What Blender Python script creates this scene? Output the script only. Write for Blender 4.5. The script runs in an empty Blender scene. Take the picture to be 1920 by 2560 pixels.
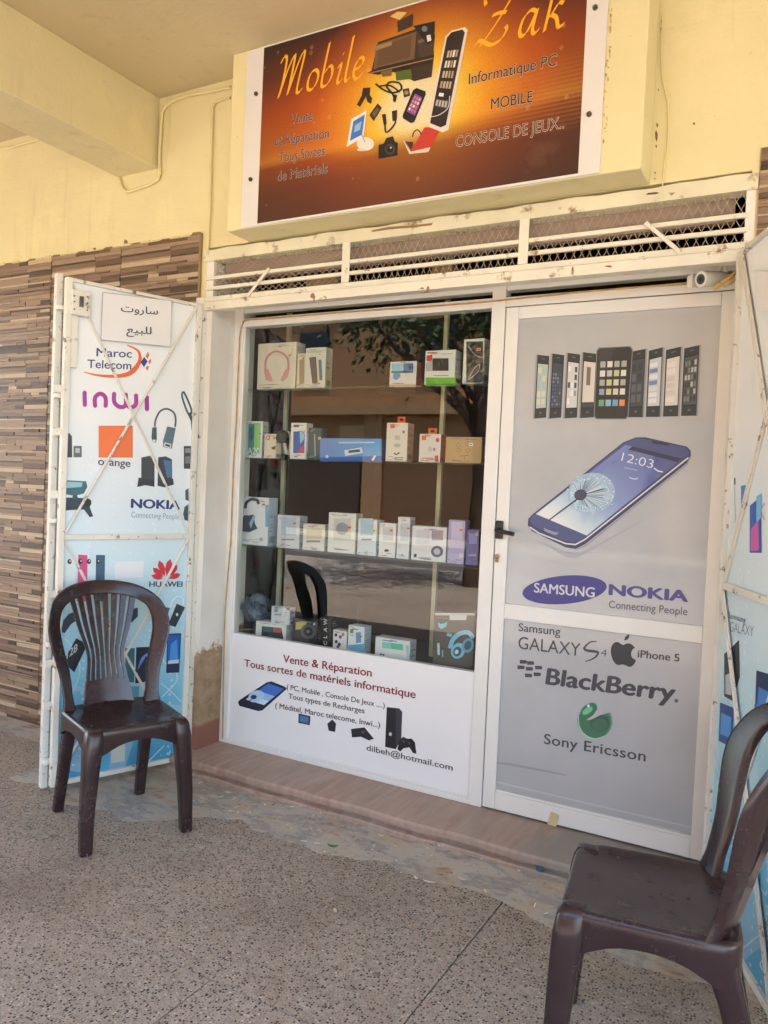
import bpy, bmesh, math, random
from mathutils import Vector
R = math.radians
rnd = random.Random(7)
scene = bpy.context.scene
C = scene.collection

# ------------------------------------------------------------------ camera, sky, sun, exposure
CAM_Z, CAM_Y = 1.3, -2.70
YAW, PITCH, ROLL, FOC = R(29.1254), R(-1.7696), R(2.5535), 1968.85      # FOC in photograph pixels (1920 x 2560)
fw = Vector((-math.sin(YAW) * math.cos(PITCH), math.cos(YAW) * math.cos(PITCH), math.sin(PITCH)))
rt = Vector((math.cos(YAW), math.sin(YAW), 0))
upv = rt.cross(fw)
cam = bpy.data.cameras.new('camera')
cam.sensor_fit = 'VERTICAL'
cam.sensor_height = 36
cam.lens = FOC / 2560 * 36
cam.clip_start = 0.05
cam.clip_end = 400
camo = bpy.data.objects.new('camera', cam)
C.objects.link(camo)
cr = rt * math.cos(ROLL) + upv * math.sin(ROLL)
cu = -rt * math.sin(ROLL) + upv * math.cos(ROLL)
from mathutils import Matrix
camo.matrix_world = Matrix(((cr.x, cu.x, -fw.x, 0), (cr.y, cu.y, -fw.y, CAM_Y), (cr.z, cu.z, -fw.z, CAM_Z), (0, 0, 0, 1)))
scene.camera = camo

SUN_EL, SUN_AZ = R(72), R(58)          # azimuth measured from +y (behind the shop) towards +x
world = bpy.data.worlds.new('World')
scene.world = world
world.use_nodes = True
nt = world.node_tree
sky = nt.nodes.new('ShaderNodeTexSky')
sky.sky_type = 'NISHITA'
sky.sun_disc = False
sky.sun_elevation = SUN_EL
sky.sun_rotation = SUN_AZ
sky.air_density = 1.2
sky.dust_density = 2.0
bg = nt.nodes['Background']
bg.inputs['Strength'].default_value = 0.15
nt.links.new(sky.outputs['Color'], bg.inputs['Color'])
sun = bpy.data.lights.new('sun', 'SUN')
sun.energy = 4.6
sun.angle = R(0.5)
sun.color = (1.0, 0.97, 0.93)
suno = bpy.data.objects.new('sun', sun)
C.objects.link(suno)
sd = Vector((math.sin(SUN_AZ) * math.cos(SUN_EL), math.cos(SUN_AZ) * math.cos(SUN_EL), math.sin(SUN_EL)))
suno.rotation_euler = sd.to_track_quat('Z', 'Y').to_euler()
suno.location = (0, 0, 12)
vs = scene.view_settings
vs.view_transform = 'Standard'
vs.look = 'None'
vs.exposure = 2.9
vs.gamma = 1.0
scene.cycles.use_denoising = True
scene.cycles.max_bounces = 8
scene.cycles.diffuse_bounces = 3
scene.cycles.glossy_bounces = 3
scene.cycles.use_adaptive_sampling = True
scene.cycles.adaptive_threshold = 0.03
scene.cycles.caustics_reflective = False
scene.cycles.caustics_refractive = False
scene.cycles.transparent_max_bounces = 8
scene.cycles.sample_clamp_indirect = 6.0

# ------------------------------------------------------------------ helpers: measured points, materials, mesh building
CAMP = Vector((0, CAM_Y, CAM_Z))
def ray(u, v):                           # direction of a photograph pixel, used to read plane positions off the survey
    a, b = u - 960, v - 1280
    x = a * math.cos(ROLL) + b * math.sin(ROLL)
    y = -a * math.sin(ROLL) + b * math.cos(ROLL)
    return fw * FOC + rt * x - upv * y
def onY(u, v, y=0.0):
    d = ray(u, v); return CAMP + d * ((y - CAMP.y) / d.y)
def onZ(u, v, z=0.0):
    d = ray(u, v); return CAMP + d * ((z - CAMP.z) / d.z)

class Plane:                             # upright plane: origin (x, y), along-direction, outward normal
    def __init__(s, x, y, ax, ay, nx, ny):
        l = math.hypot(ax, ay); s.o = Vector((x, y, 0)); s.a = Vector((ax / l, ay / l, 0))
        l = math.hypot(nx, ny); s.n = Vector((nx / l, ny / l, 0))
    def px(s, u, v):
        d = ray(u, v); p = CAMP + d * ((s.o - CAMP).dot(s.n) / d.dot(s.n))
        return ((p - s.o).dot(s.a), p.z)
    def w(s, a, z, off=0.0):
        p = s.o + s.a * a + s.n * off; return Vector((p.x, p.y, z))

def srgb(r, g, b):
    f = lambda c: (c / 255 / 12.92) if c <= 10.3 else ((c / 255 + 0.055) / 1.055) ** 2.4
    return (f(r), f(g), f(b))

MATS = {}
def ink(col, rough=0.45):                # flat printed colour
    key = 'ink_%02x%02x%02x' % tuple(int(max(0, min(255, c))) for c in col) + ('' if rough == 0.45 else '_%d' % int(rough * 100))
    if key in MATS: return MATS[key]
    m = bpy.data.materials.new(key); m.use_nodes = True
    b = m.node_tree.nodes['Principled BSDF']
    b.inputs['Base Color'].default_value = (*srgb(*col), 1)
    b.inputs['Roughness'].default_value = rough
    MATS[key] = m
    return m

class NT:
    def __init__(s, name):
        s.m = bpy.data.materials.new(name); s.m.use_nodes = True; s.t = s.m.node_tree
        s.b = s.t.nodes['Principled BSDF']; s.out = s.t.nodes['Material Output']; s._c = None
        MATS[name] = s.m
    def n(s, typ, **kw):
        x = s.t.nodes.new('ShaderNode' + typ)
        for k, v in kw.items(): setattr(x, k, v)
        return x
    def l(s, a, b): s.t.links.new(a, b)
    def co(s, kind='Object'):
        if s._c is None: s._c = s.n('TexCoord')
        return s._c.outputs[kind]
    def mapped(s, scale=(1, 1, 1), kind='Object', rot=(0, 0, 0), loc=(0, 0, 0)):
        mp = s.n('Mapping'); s.l(s.co(kind), mp.inputs[0])
        mp.inputs['Scale'].default_value = scale; mp.inputs['Rotation'].default_value = rot; mp.inputs['Location'].default_value = loc
        return mp.outputs[0]
    def noise(s, scale, detail=4, rough=0.55, vec=None):
        x = s.n('TexNoise'); x.inputs['Scale'].default_value = scale; x.inputs['Detail'].default_value = detail
        x.inputs['Roughness'].default_value = rough
        s.l(vec if vec is not None else s.co(), x.inputs['Vector']); return x.outputs['Fac']
    def vor(s, scale, vec=None, feature='F1', rnd_=1.0):
        x = s.n('TexVoronoi'); x.feature = feature; x.inputs['Scale'].default_value = scale; x.inputs['Randomness'].default_value = rnd_
        s.l(vec if vec is not None else s.co(), x.inputs['Vector']); return x
    def ramp(s, fac, stops, interp='LINEAR'):
        x = s.n('ValToRGB'); x.color_ramp.interpolation = interp
        e = x.color_ramp.elements
        while len(e) < len(stops): e.new(0.5)
        for i, (p, c) in enumerate(stops):
            e[i].position = p
            e[i].color = (*c, 1) if isinstance(c, tuple) else (c, c, c, 1)
        s.l(fac, x.inputs[0]); return x.outputs[0]
    def mix(s, fac, a, b, mode='MIX'):
        x = s.n('MixRGB', blend_type=mode)
        for i, v in ((0, fac), (1, a), (2, b)):
            if isinstance(v, (int, float)): x.inputs[i].default_value = v if i == 0 else (v, v, v, 1)
            elif isinstance(v, tuple): x.inputs[i].default_value = (*v, 1)
            else: s.l(v, x.inputs[i])
        return x.outputs[0]
    def math(s, op, a, b=0.0, clamp=False):
        x = s.n('Math', operation=op); x.use_clamp = clamp
        for i, v in ((0, a), (1, b)):
            if isinstance(v, (int, float)): x.inputs[i].default_value = v
            else: s.l(v, x.inputs[i])
        return x.outputs[0]
    def bump(s, h, strength=0.3, dist=0.01):
        x = s.n('Bump'); x.inputs['Strength'].default_value = strength; x.inputs['Distance'].default_value = dist
        s.l(h, x.inputs['Height']); s.l(x.outputs[0], s.b.inputs['Normal'])
    def set(s, col=None, rough=None, metal=None, spec=None):
        for k, v in (('Base Color', col), ('Roughness', rough), ('Metallic', metal), ('Specular IOR Level', spec)):
            if v is None: continue
            if isinstance(v, (int, float)): s.b.inputs[k].default_value = v
            elif isinstance(v, tuple): s.b.inputs[k].default_value = (*v, 1)
            else: s.l(v, s.b.inputs[k])
        return s.m

def paint(name, col, rough=0.6, var=0.12, scale=3.0, bump=0.1, bscale=60, stain=None, stain_at=(0.62, 0.72), stain_scale=6, metal=0):
    """painted or moulded surface: slow colour drift, fine relief, optional stains of their own shape"""
    n = NT(name); base = srgb(*col)
    d = n.ramp(n.noise(scale), [(0.3, tuple(c * (1 - var) for c in base)), (0.7, tuple(min(1, c * (1 + var * 0.5)) for c in base))])
    if stain:
        f = n.ramp(n.noise(stain_scale, 6, 0.65), [(stain_at[0], 0.0), (stain_at[1], 1.0)])
        d = n.mix(f, d, srgb(*stain))
    if bump: n.bump(n.noise(bscale, 5, 0.6), bump, 0.004)
    n.set(d, rough, metal)
    return n.m

class MB:                                # mesh builder in world coordinates
    def __init__(s): s.V = []; s.F = []; s.I = []; s.mats = []
    def mi(s, m):
        if m not in s.mats: s.mats.append(m)
        return s.mats.index(m)
    def face(s, pts, m):
        k = len(s.V); s.V += [tuple(p) for p in pts]; s.F.append(tuple(range(k, k + len(pts)))); s.I.append(s.mi(m))
    def hexa(s, p, m):                   # 8 points: bottom ring then top ring
        k = len(s.V); s.V += [tuple(q) for q in p]; i = s.mi(m)
        for f in ((3, 2, 1, 0), (4, 5, 6, 7), (0, 1, 5, 4), (1, 2, 6, 5), (2, 3, 7, 6), (3, 0, 4, 7)):
            s.F.append(tuple(k + j for j in f)); s.I.append(i)
    def box(s, x0, x1, y0, y1, z0, z1, m):
        s.hexa([(x0, y0, z0), (x1, y0, z0), (x1, y1, z0), (x0, y1, z0), (x0, y0, z1), (x1, y0, z1), (x1, y1, z1), (x0, y1, z1)], m)
    def bar(s, p, q, side, out, w, t, m):   # straight bar p->q, width w along side, thickness t along out
        p, q = Vector(p), Vector(q); sd_ = Vector(side).normalized() * (w / 2); o = Vector(out).normalized() * t
        s.hexa([p - sd_, p + sd_, p + sd_ + o, p - sd_ + o, q - sd_, q + sd_, q + sd_ + o, q - sd_ + o], m)
    def pbox(s, pl, a0, a1, z0, z1, o0, o1, m):   # box on an upright plane
        s.hexa([pl.w(a0, z0, o0), pl.w(a1, z0, o0), pl.w(a1, z0, o1), pl.w(a0, z0, o1), pl.w(a0, z1, o0), pl.w(a1, z1, o0), pl.w(a1, z1, o1), pl.w(a0, z1, o1)], m)
    def loft(s, rings, m, caps=True, closed=True):
        k = len(s.V); n = len(rings[0]); i = s.mi(m)
        for r in rings: s.V += [tuple(p) for p in r]
        for a in range(len(rings) - 1):
            for j in range(n if closed else n - 1):
                j2 = (j + 1) % n
                s.F.append((k + a * n + j, k + a * n + j2, k + (a + 1) * n + j2, k + (a + 1) * n + j)); s.I.append(i)
        if caps:
            s.F.append(tuple(k + j for j in reversed(range(n)))); s.I.append(i)
            s.F.append(tuple(k + (len(rings) - 1) * n + j for j in range(n))); s.I.append(i)
    def tube(s, pts, r, m, n=8):
        pts = [Vector(p) for p in pts]; rings = []
        for i, p in enumerate(pts):
            t = (pts[min(i + 1, len(pts) - 1)] - pts[max(i - 1, 0)]).normalized()
            h = Vector((0, 0, 1)) if abs(t.z) < 0.9 else Vector((0, 1, 0))
            a = t.cross(h).normalized(); b = t.cross(a)
            rr = r[i] if isinstance(r, (list, tuple)) else r
            rings.append([p + a * (rr * math.cos(q * 2 * math.pi / n)) + b * (rr * math.sin(q * 2 * math.pi / n)) for q in range(n)])
        s.loft(rings, m)
    def build(s, name, parent=None, bevel=0, smooth=0, **props):
        org = ORG.get(parent.name, Vector()) if parent else Vector()
        me = bpy.data.meshes.new(name)
        me.from_pydata([(x - org.x, y - org.y, z - org.z) for x, y, z in s.V], [], s.F)
        for m in s.mats: me.materials.append(m)
        me.polygons.foreach_set('material_index', s.I)
        me.update()
        bm = bmesh.new(); bm.from_mesh(me); bmesh.ops.recalc_face_normals(bm, faces=bm.faces) if not props.pop('keep', 0) else None
        bm.to_mesh(me); bm.free()
        if smooth:
            me.shade_smooth(); me.set_sharp_from_angle(angle=R(smooth))
        o = bpy.data.objects.new(name, me); C.objects.link(o)
        if parent: o.parent = parent; ORG[o.name] = org
        if bevel:
            b = o.modifiers.new('bevel', 'BEVEL'); b.width = bevel; b.segments = 2; b.limit_method = 'ANGLE'
        for k, v in props.items(): o[k] = v
        return o
ORG = {}
def thing(name, label, cat, loc=(0, 0, 0), group=None, rz=0):
    o = bpy.data.objects.new(name, None); C.objects.link(o); o.location = loc; o.rotation_euler = (0, 0, rz)
    o.empty_display_size = 0.1
    o['label'] = label; o['category'] = cat
    if group: o['group'] = group
    ORG[o.name] = Vector(loc)
    return o
def tag(o, label, cat, group=None):
    o['label'] = label; o['category'] = cat
    if group: o['group'] = group
    return o
def catmull(pts, n=8):
    P = [Vector(p) for p in pts]; out = []
    for i in range(len(P) - 1):
        a, b, c, d = P[max(i - 1, 0)], P[i], P[i + 1], P[min(i + 2, len(P) - 1)]
        for k in range(n):
            t = k / n
            out.append(0.5 * ((2 * b) + (c - a) * t + (2 * a - 5 * b + 4 * c - d) * t * t + (3 * b - a - 3 * c + d) * t ** 3))
    out.append(P[-1]); return out

# ------------------------------------------------------------------ printed artwork: flat shapes a fraction of a millimetre proud of their panel
GLYPH = {}
def glyphs(body, bold=0.0, shear=0.0, space=1.0):
    key = (body, bold, shear, space)
    if key in GLYPH: return GLYPH[key]
    c = bpy.data.curves.new('lettering', 'FONT'); c.body = body; c.size = 1; c.offset = bold; c.shear = shear; c.space_character = space
    c.resolution_u = 4; c.fill_mode = 'FRONT'
    o = bpy.data.objects.new('lettering_source', c); C.objects.link(o)
    bpy.context.view_layer.update()
    me = bpy.data.meshes.new_from_object(o.evaluated_get(bpy.context.evaluated_depsgraph_get()))
    r = ([(v.co.x, v.co.y) for v in me.vertices], [tuple(p.vertices) for p in me.polygons])
    bpy.data.objects.remove(o); bpy.data.curves.remove(c); bpy.data.meshes.remove(me)
    GLYPH[key] = r
    return r

class Art:
    STEP = 0.0005
    def __init__(s, pl, ox=0, oy=0, k=1.0, base=0.0): s.pl, s.ox, s.oy, s.k, s.base = pl, ox, oy, k, base; s.mb = MB(); s.e = 0
    def p(s, u, v): return s.pl.px(s.ox + s.k * u, s.oy + s.k * v)
    def off(s, lay): s.e += 1; return s.base + s.STEP * lay + 0.0000025 * (s.e % 150)
    def raw(s, ab, col, lay, o=None):
        o = s.off(lay) if o is None else o
        m = ink(col) if isinstance(col, tuple) else col
        s.mb.face([s.pl.w(a, z, o) for a, z in ab], m); return s
    def poly(s, pts, col, lay=1): return s.raw([s.p(*q) for q in pts], col, lay)
    def rect(s, x0, y0, x1, y1, col, lay=1): return s.poly([(x0, y0), (x1, y0), (x1, y1), (x0, y1)], col, lay)
    def ell(s, cx, cy, rx, ry, col, lay=1, rot=0, n=28, a0=0, a1=360):
        c, d = math.cos(R(rot)), math.sin(R(rot)); pts = []
        m = n if a1 - a0 >= 360 else n + 1
        for i in range(m):
            t = R(a0 + (a1 - a0) * i / n); x, y = rx * math.cos(t), ry * math.sin(t)
            pts.append((cx + x * c - y * d, cy + x * d + y * c))
        return s.poly(pts, col, lay)
    def line(s, pts, w, col, lay=1, smooth=0):
        if smooth: pts = [(q.x, q.y) for q in catmull([(x, y, 0) for x, y in pts], smooth)]
        ws = w if isinstance(w, (list, tuple)) else None
        L, Rr = [], []
        for i, (x, y) in enumerate(pts):
            x0, y0 = pts[max(i - 1, 0)]; x1, y1 = pts[min(i + 1, len(pts) - 1)]
            l = math.hypot(x1 - x0, y1 - y0) or 1; nx, ny = -(y1 - y0) / l, (x1 - x0) / l
            f = i / (len(pts) - 1)
            ww = (w if ws is None else ws[0] + (ws[1] - ws[0]) * f if len(ws) == 2 else (ws[0] + (ws[1] - ws[0]) * f * 2 if f < .5 else ws[1] + (ws[2] - ws[1]) * (f * 2 - 1))) / 2
            L.append((x + nx * ww, y + ny * ww)); Rr.append((x - nx * ww, y - ny * ww))
        for i in range(len(pts) - 1): s.poly([L[i], L[i + 1], Rr[i + 1], Rr[i]], col, lay)
        return s
    def quad(s, q, x0, y0, x1, y1, col, lay=1):       # rectangle given in the 0..1 frame of a skewed quad (tl, tr, br, bl)
        f = lambda x, y: tuple((q[0][i] * (1 - x) + q[1][i] * x) * (1 - y) + (q[3][i] * (1 - x) + q[2][i] * x) * y for i in (0, 1))
        return s.poly([f(x0, y0), f(x1, y0), f(x1, y1), f(x0, y1)], col, lay)
    def text(s, body, p0, p1, h, col, lay=2, bold=0.0, shear=0.0, space=1.0, outline=None, grow=0.02):
        A, B = s.p(*p0), s.p(*p1); T = s.p(p0[0], p0[1] - h)
        cap = math.hypot(T[0] - A[0], T[1] - A[1]) / 0.70
        V0, F0 = glyphs(body, 0.0, shear, space)
        if bold < 0: V0, F0 = glyphs(body, bold, shear, space)
        x0, x1 = min(v[0] for v in V0), max(v[0] for v in V0)
        sh = [(0, 0)] if bold <= 0.002 else [(-bold, 0), (bold, 0), (0, bold * .6), (0, -bold * .6)]
        todo = [(dx, dy, col, lay) for dx, dy in sh]
        if outline: todo = [(math.cos(R(45 * k)) * (grow + max(bold, 0)), math.sin(R(45 * k)) * (grow + max(bold, 0)), outline, lay - 1) for k in range(8)] + todo
        for c_, (dx, dy, cc, ly) in enumerate(todo):
            o = s.base + s.STEP * ly + 0.00003 * c_; k = len(s.mb.V); m = ink(cc) if isinstance(cc, tuple) else cc; i = s.mb.mi(m)
            for x, y in V0:
                t = (x + dx - x0) / (x1 - x0)
                s.mb.V.append(tuple(s.pl.w(A[0] + (B[0] - A[0]) * t, A[1] + (B[1] - A[1]) * t + (y + dy) * cap, o)))
            for f in F0: s.mb.F.append(tuple(k + j for j in f)); s.mb.I.append(i)
        return s
    def build(s, name, parent, **kw):
        o = s.mb.build(name, parent, keep=1, **kw); s.mb = MB(); return o

# ------------------------------------------------------------------ materials
def m_wall(name, col, var=0.07, bump=0.22):
    n = NT(name); b = srgb(*col)
    d = n.ramp(n.noise(1.4, 5), [(0.3, tuple(c * (1 - var) for c in b)), (0.7, b)])
    sp = n.ramp(n.noise(38, 3), [(0.70, 0.0), (0.76, 1.0)])
    d = n.mix(n.math('MULTIPLY', sp, 0.25), d, srgb(150, 120, 70))
    st = n.ramp(n.noise(1, 4, 0.6, n.mapped((14, 14, 1.2))), [(0.58, 0.0), (0.85, 0.42)])
    d = n.mix(st, d, srgb(176, 150, 104))
    pt = n.ramp(n.noise(2.6, 6, 0.7, n.mapped((1, 1, 1), loc=(5, 2, 8))), [(0.52, 0.0), (0.60, 0.22)])
    d = n.mix(pt, d, tuple(min(1, c * 1.12) for c in b))
    ck = n.vor(1.6, n.mapped((1, 1, 1.3), loc=(.3, .2, .7)), 'DISTANCE_TO_EDGE')
    dst = n.math('ADD', ck.outputs['Distance'], n.math('MULTIPLY', n.noise(14, 5, .7), 0.05))
    cr_ = n.math('MULTIPLY', n.ramp(dst, [(0.022, 1.0), (0.030, 0.0)]), n.ramp(n.noise(2.3, 2, .5, n.mapped((1, 1, 1), loc=(4, 9, 2))), [(0.60, 0.0), (0.72, 0.16)]))
    d = n.mix(cr_, d, srgb(150, 122, 78))
    h = n.math('ADD', n.noise(90, 4), n.math('ADD', n.math('MULTIPLY', n.noise(9, 3), 2.0), n.math('MULTIPLY', n.noise(1, 4, .6, n.mapped((3, 3, 12), rot=(0, R(30), 0))), 2.0)))
    n.bump(h, bump, 0.004)
    return n.set(d, 0.75)
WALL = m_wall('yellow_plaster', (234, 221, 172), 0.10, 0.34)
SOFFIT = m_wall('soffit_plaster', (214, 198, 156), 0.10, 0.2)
LINTEL = paint('old_cream_paint', (228, 220, 190), 0.6, 0.12, 6, 0.3, 50, (150, 122, 84), (0.58, 0.68), 11)
ALU = paint('white_aluminium', (232, 229, 222), 0.32, 0.05, 4, 0.03, 30, (176, 164, 142), (0.70, 0.9), 14)
STEEL = paint('worn_white_steel', (228, 223, 211), 0.45, 0.10, 5, 0.15, 40, (128, 102, 78), (0.59, 0.66), 26)
GRILLE = paint('grille_paint', (232, 226, 208), 0.45, 0.09, 5, 0.1, 40, (150, 120, 84), (0.60, 0.70), 20)
WIREM = paint('mesh_wire', (176, 158, 136), 0.5, 0.12, 12, 0, 1)
REVEAL_N = NT('jamb_plaster')
def _reveal():
    n = REVEAL_N
    sep = n.n('SeparateXYZ'); n.l(n.co(), sep.inputs[0])
    up_ = n.ramp(n.noise(3), [(0.3, srgb(222, 214, 202)), (0.7, srgb(238, 233, 224))])
    bare = n.ramp(n.noise(14, 6, 0.7), [(0.3, srgb(132, 106, 78)), (0.7, srgb(182, 156, 122))])
    edge = n.math('ADD', sep.outputs['Z'], n.math('MULTIPLY', n.noise(7, 5, 0.65), 0.5))
    f = n.ramp(edge, [(0.80, 1.0), (0.83, 0.0)])
    red = n.ramp(n.math('ADD', sep.outputs['Z'], n.math('MULTIPLY', n.noise(5, 3), 0.06)), [(0.21, 1.0), (0.23, 0.0)])
    bare = n.mix(red, bare, srgb(140, 92, 76))
    n.bump(n.math('ADD', n.noise(70, 5), n.math('MULTIPLY', f, -1.5)), 0.35, 0.004)
    return n.set(n.mix(f, up_, bare), 0.75)
REVEAL = _reveal()

def _terrazzo():
    n = NT('exposed_aggregate')
    v1 = n.vor(116); v2 = n.vor(200)
    big = n.noise(1.1, 4)
    sepc = n.n('SeparateColor'); n.l(v1.outputs['Color'], sepc.inputs[0])
    sep2 = n.n('SeparateColor'); n.l(v2.outputs['Color'], sep2.inputs[0])
    matrix = n.ramp(n.noise(26, 5, 0.7), [(0.3, srgb(158, 142, 126)), (0.7, srgb(190, 174, 157))])
    peb = n.ramp(sepc.outputs[0], [(0.0, srgb(50, 42, 39)), (0.24, srgb(82, 70, 63)), (0.40, srgb(158, 141, 125)), (0.70, srgb(186, 170, 153)), (0.88, srgb(208, 196, 181)), (0.96, srgb(172, 136, 112))], 'CONSTANT')
    peb2 = n.ramp(sep2.outputs[1], [(0.0, srgb(66, 57, 52)), (0.26, srgb(146, 130, 116)), (0.6, srgb(178, 162, 146)), (0.9, srgb(206, 196, 182))], 'CONSTANT')
    f1 = n.ramp(v1.outputs['Distance'], [(0.34, 1.0), (0.44, 0.0)])
    f2 = n.ramp(v2.outputs['Distance'], [(0.34, 1.0), (0.44, 0.0)])
    c = n.mix(n.math('MULTIPLY', f2, 0.8), matrix, peb2)
    c = n.mix(f1, c, peb)
    dirt = n.ramp(big, [(0.32, 0.76), (0.68, 0.98)])
    c = n.mix(1.0, c, dirt, 'MULTIPLY')
    wear = n.ramp(n.noise(3.1, 5, 0.6), [(0.55, 0.0), (0.8, 0.16)])
    c = n.mix(wear, c, srgb(166, 146, 124))
    stn = n.ramp(n.noise(1.7, 6, 0.68, n.mapped((1, 1, 1), loc=(7, 3, 0))), [(0.54, 0.0), (0.66, 0.34)])
    c = n.mix(stn, c, srgb(112, 92, 74))
    gum = n.vor(3.1, n.mapped((1, 1, 1), loc=(.4, .9, 0)))
    c = n.mix(n.ramp(gum.outputs['Distance'], [(0.035, 0.5), (0.05, 0.0)]), c, srgb(86, 74, 66))
    c = n.mix(1.0, c, (0.93, 0.905, 0.87), 'MULTIPLY')
    n.bump(n.math('ADD', n.math('MULTIPLY', f1, 1.0), n.math('MULTIPLY', f2, 0.5)), 0.45, 0.003)
    return n.set(c, 0.72)
TERR = _terrazzo()
def _concrete():
    n = NT('dirty_concrete')
    vec = n.mapped((1.0, 2.2, 1.0))
    c = n.ramp(n.noise(4.5, 7, 0.66, vec), [(0.30, srgb(124, 102, 80)), (0.40, srgb(172, 156, 138)), (0.50, srgb(166, 160, 152)), (0.56, srgb(140, 136, 132)), (0.62, srgb(164, 152, 138)), (0.72, srgb(204, 192, 176))])
    s1 = n.ramp(n.noise(2.3, 6, 0.7, n.mapped((1, 1.6, 1), loc=(3.1, 1.7, 0))), [(0.54, 0.0), (0.68, 0.55)])
    c = n.mix(s1, c, srgb(132, 106, 82))
    c = n.mix(n.ramp(n.noise(55, 4), [(0.62, 0.0), (0.70, 0.5)]), c, srgb(90, 76, 64))
    c = n.mix(1.0, c, (1.10, 1.06, 1.0), 'MULTIPLY')
    n.bump(n.math('ADD', n.noise(18, 7, 0.7), n.math('MULTIPLY', n.noise(3, 3), 2)), 0.5, 0.012)
    return n.set(c, 0.8)
CONC = _concrete()
def _sill():
    n = NT('reddish_stone')
    c = n.ramp(n.noise(2.0, 6, 0.65, n.mapped((15, 1.8, 6), rot=(0, 0, R(16)))), [(0.25, srgb(144, 116, 102)), (0.5, srgb(164, 138, 123)), (0.75, srgb(182, 158, 143))])
    g = n.ramp(n.noise(2.4, 6, 0.7), [(0.48, 0.0), (0.66, 0.75)])
    c = n.mix(g, c, srgb(158, 142, 126))
    sx = n.n('SeparateXYZ'); n.l(n.co(), sx.inputs[0])
    patch = n.ramp(n.math('MULTIPLY', n.math('ADD', n.math('ADD', sx.outputs['X'], 3.0), n.math('MULTIPLY', n.noise(7, 5, 0.7), 0.5)), 0.333), [(0.79, 0.0), (0.83, 0.85)])
    c = n.mix(patch, c, srgb(138, 132, 122))
    ed = n.ramp(sx.outputs['Y'], [(0.0, 0.0), (0.02, 0.0)])
    n.bump(n.noise(30, 6, 0.7), 0.3, 0.004)
    return n.set(c, 0.6)
SILL = _sill()

def glass_mat(name, tint=(1, 1, 1), refl=1.0):
    n = NT(name)
    tr = n.n('BsdfTransparent'); tr.inputs[0].default_value = (*tint, 1)
    gl = n.n('BsdfGlossy'); gl.inputs['Roughness'].default_value = 0.0; gl.inputs['Color'].default_value = (1, 1, 1, 1)
    fr = n.n('Fresnel'); fr.inputs['IOR'].default_value = 1.52
    geo = n.n('NewGeometry')
    f = n.math('MULTIPLY', fr.outputs[0], refl, True)
    f = n.math('MULTIPLY', f, n.math('SUBTRACT', 1.0, geo.outputs['Backfacing']))
    mx = n.n('MixShader'); n.l(f, mx.inputs[0]); n.l(tr.outputs[0], mx.inputs[1]); n.l(gl.outputs[0], mx.inputs[2])
    n.t.nodes.remove(n.b); n.l(mx.outputs[0], n.out.inputs['Surface'])
    return n.m
GLASS = glass_mat('window_glass', (0.84, 0.88, 0.86), 1.25)
SHELFG = glass_mat('shelf_glass', (0.80, 0.90, 0.87), 1.0)

def film():
    n = NT('grey_window_film')
    c = n.ramp(n.noise(2.2, 5), [(0.3, srgb(172, 173, 174)), (0.7, srgb(188, 189, 190))])
    sm = n.ramp(n.noise(1, 6, 0.7, n.mapped((2, 2, 9))), [(0.60, 0.0), (0.82, 0.22)])
    c = n.mix(sm, c, srgb(140, 140, 142))
    n.b.inputs['Coat Weight'].default_value = 0.6; n.b.inputs['Coat Roughness'].default_value = 0.05
    return n.set(c, 0.4)
FILM = film()
def _chairmat():
    n = NT('brown_moulded_plastic'); b = srgb(50, 35, 37)
    c = n.ramp(n.noise(6, 5), [(0.3, tuple(q * .8 for q in b)), (0.7, tuple(q * 1.2 for q in b))])
    dust = n.ramp(n.noise(3.5, 7, 0.72), [(0.42, 0.0), (0.85, 0.13)])
    c = n.mix(dust, c, srgb(110, 94, 92))
    sc = n.ramp(n.noise(1, 5, .7, n.mapped((120, 9, 9), rot=(R(20), R(35), R(40)))), [(0.68, 0.0), (0.76, 0.14)])
    c = n.mix(sc, c, srgb(140, 122, 116))
    sc2 = n.ramp(n.noise(1, 4, .7, n.mapped((8, 110, 14), rot=(R(50), R(10), R(75)))), [(0.70, 0.0), (0.76, 0.10)])
    c = n.mix(sc2, c, srgb(136, 116, 108))
    n.bump(n.noise(110, 4), 0.05, 0.003)
    return n.set(c, n.ramp(n.math('ADD', n.noise(9, 5, .7), n.math('MULTIPLY', dust, .6)), [(0.35, 0.19), (0.75, 0.33)]))
BROWN = _chairmat()
BLACKP = paint('black_plastic', (26, 25, 26), 0.35, 0.1, 9, 0)
RUSTY = paint('rust_stained_cord', (196, 156, 98), 0.7, 0.3, 30, 0.2, 90)

# ------------------------------------------------------------------ ground and street
def struct(o): o['kind'] = 'structure'; return o
pav = MB(); pav.box(-14, 9, -8.6, 0.16, -0.16, -0.012, CONC)
pav = struct(pav.build('pavement'))
NJ, SJ = [-6.6, -4.6, -2.62, -0.823, 0.98, 2.8], [-6.2, -4.4, -3.0, -1.326, 0.42, 2.1]
def slab(x0, x1, y0, y1):
    b = MB(); b.box(x0 + 0.002, x1 - 0.002, y0 + 0.002, y1 - 0.002, -0.012, 0.0, TERR); return b.build('slab', pav, bevel=0.0015)
for i in range(len(NJ) - 1): slab(NJ[i], NJ[i + 1], -1.133, -0.20)
for r_ in range(7):
    y1 = -1.133 - r_ * 0.95
    for i in range(len(SJ) - 1):
        o_ = 0.5 * (r_ % 2); slab(SJ[i] + o_, SJ[i + 1] + o_, y1 - 0.95, y1)
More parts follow.
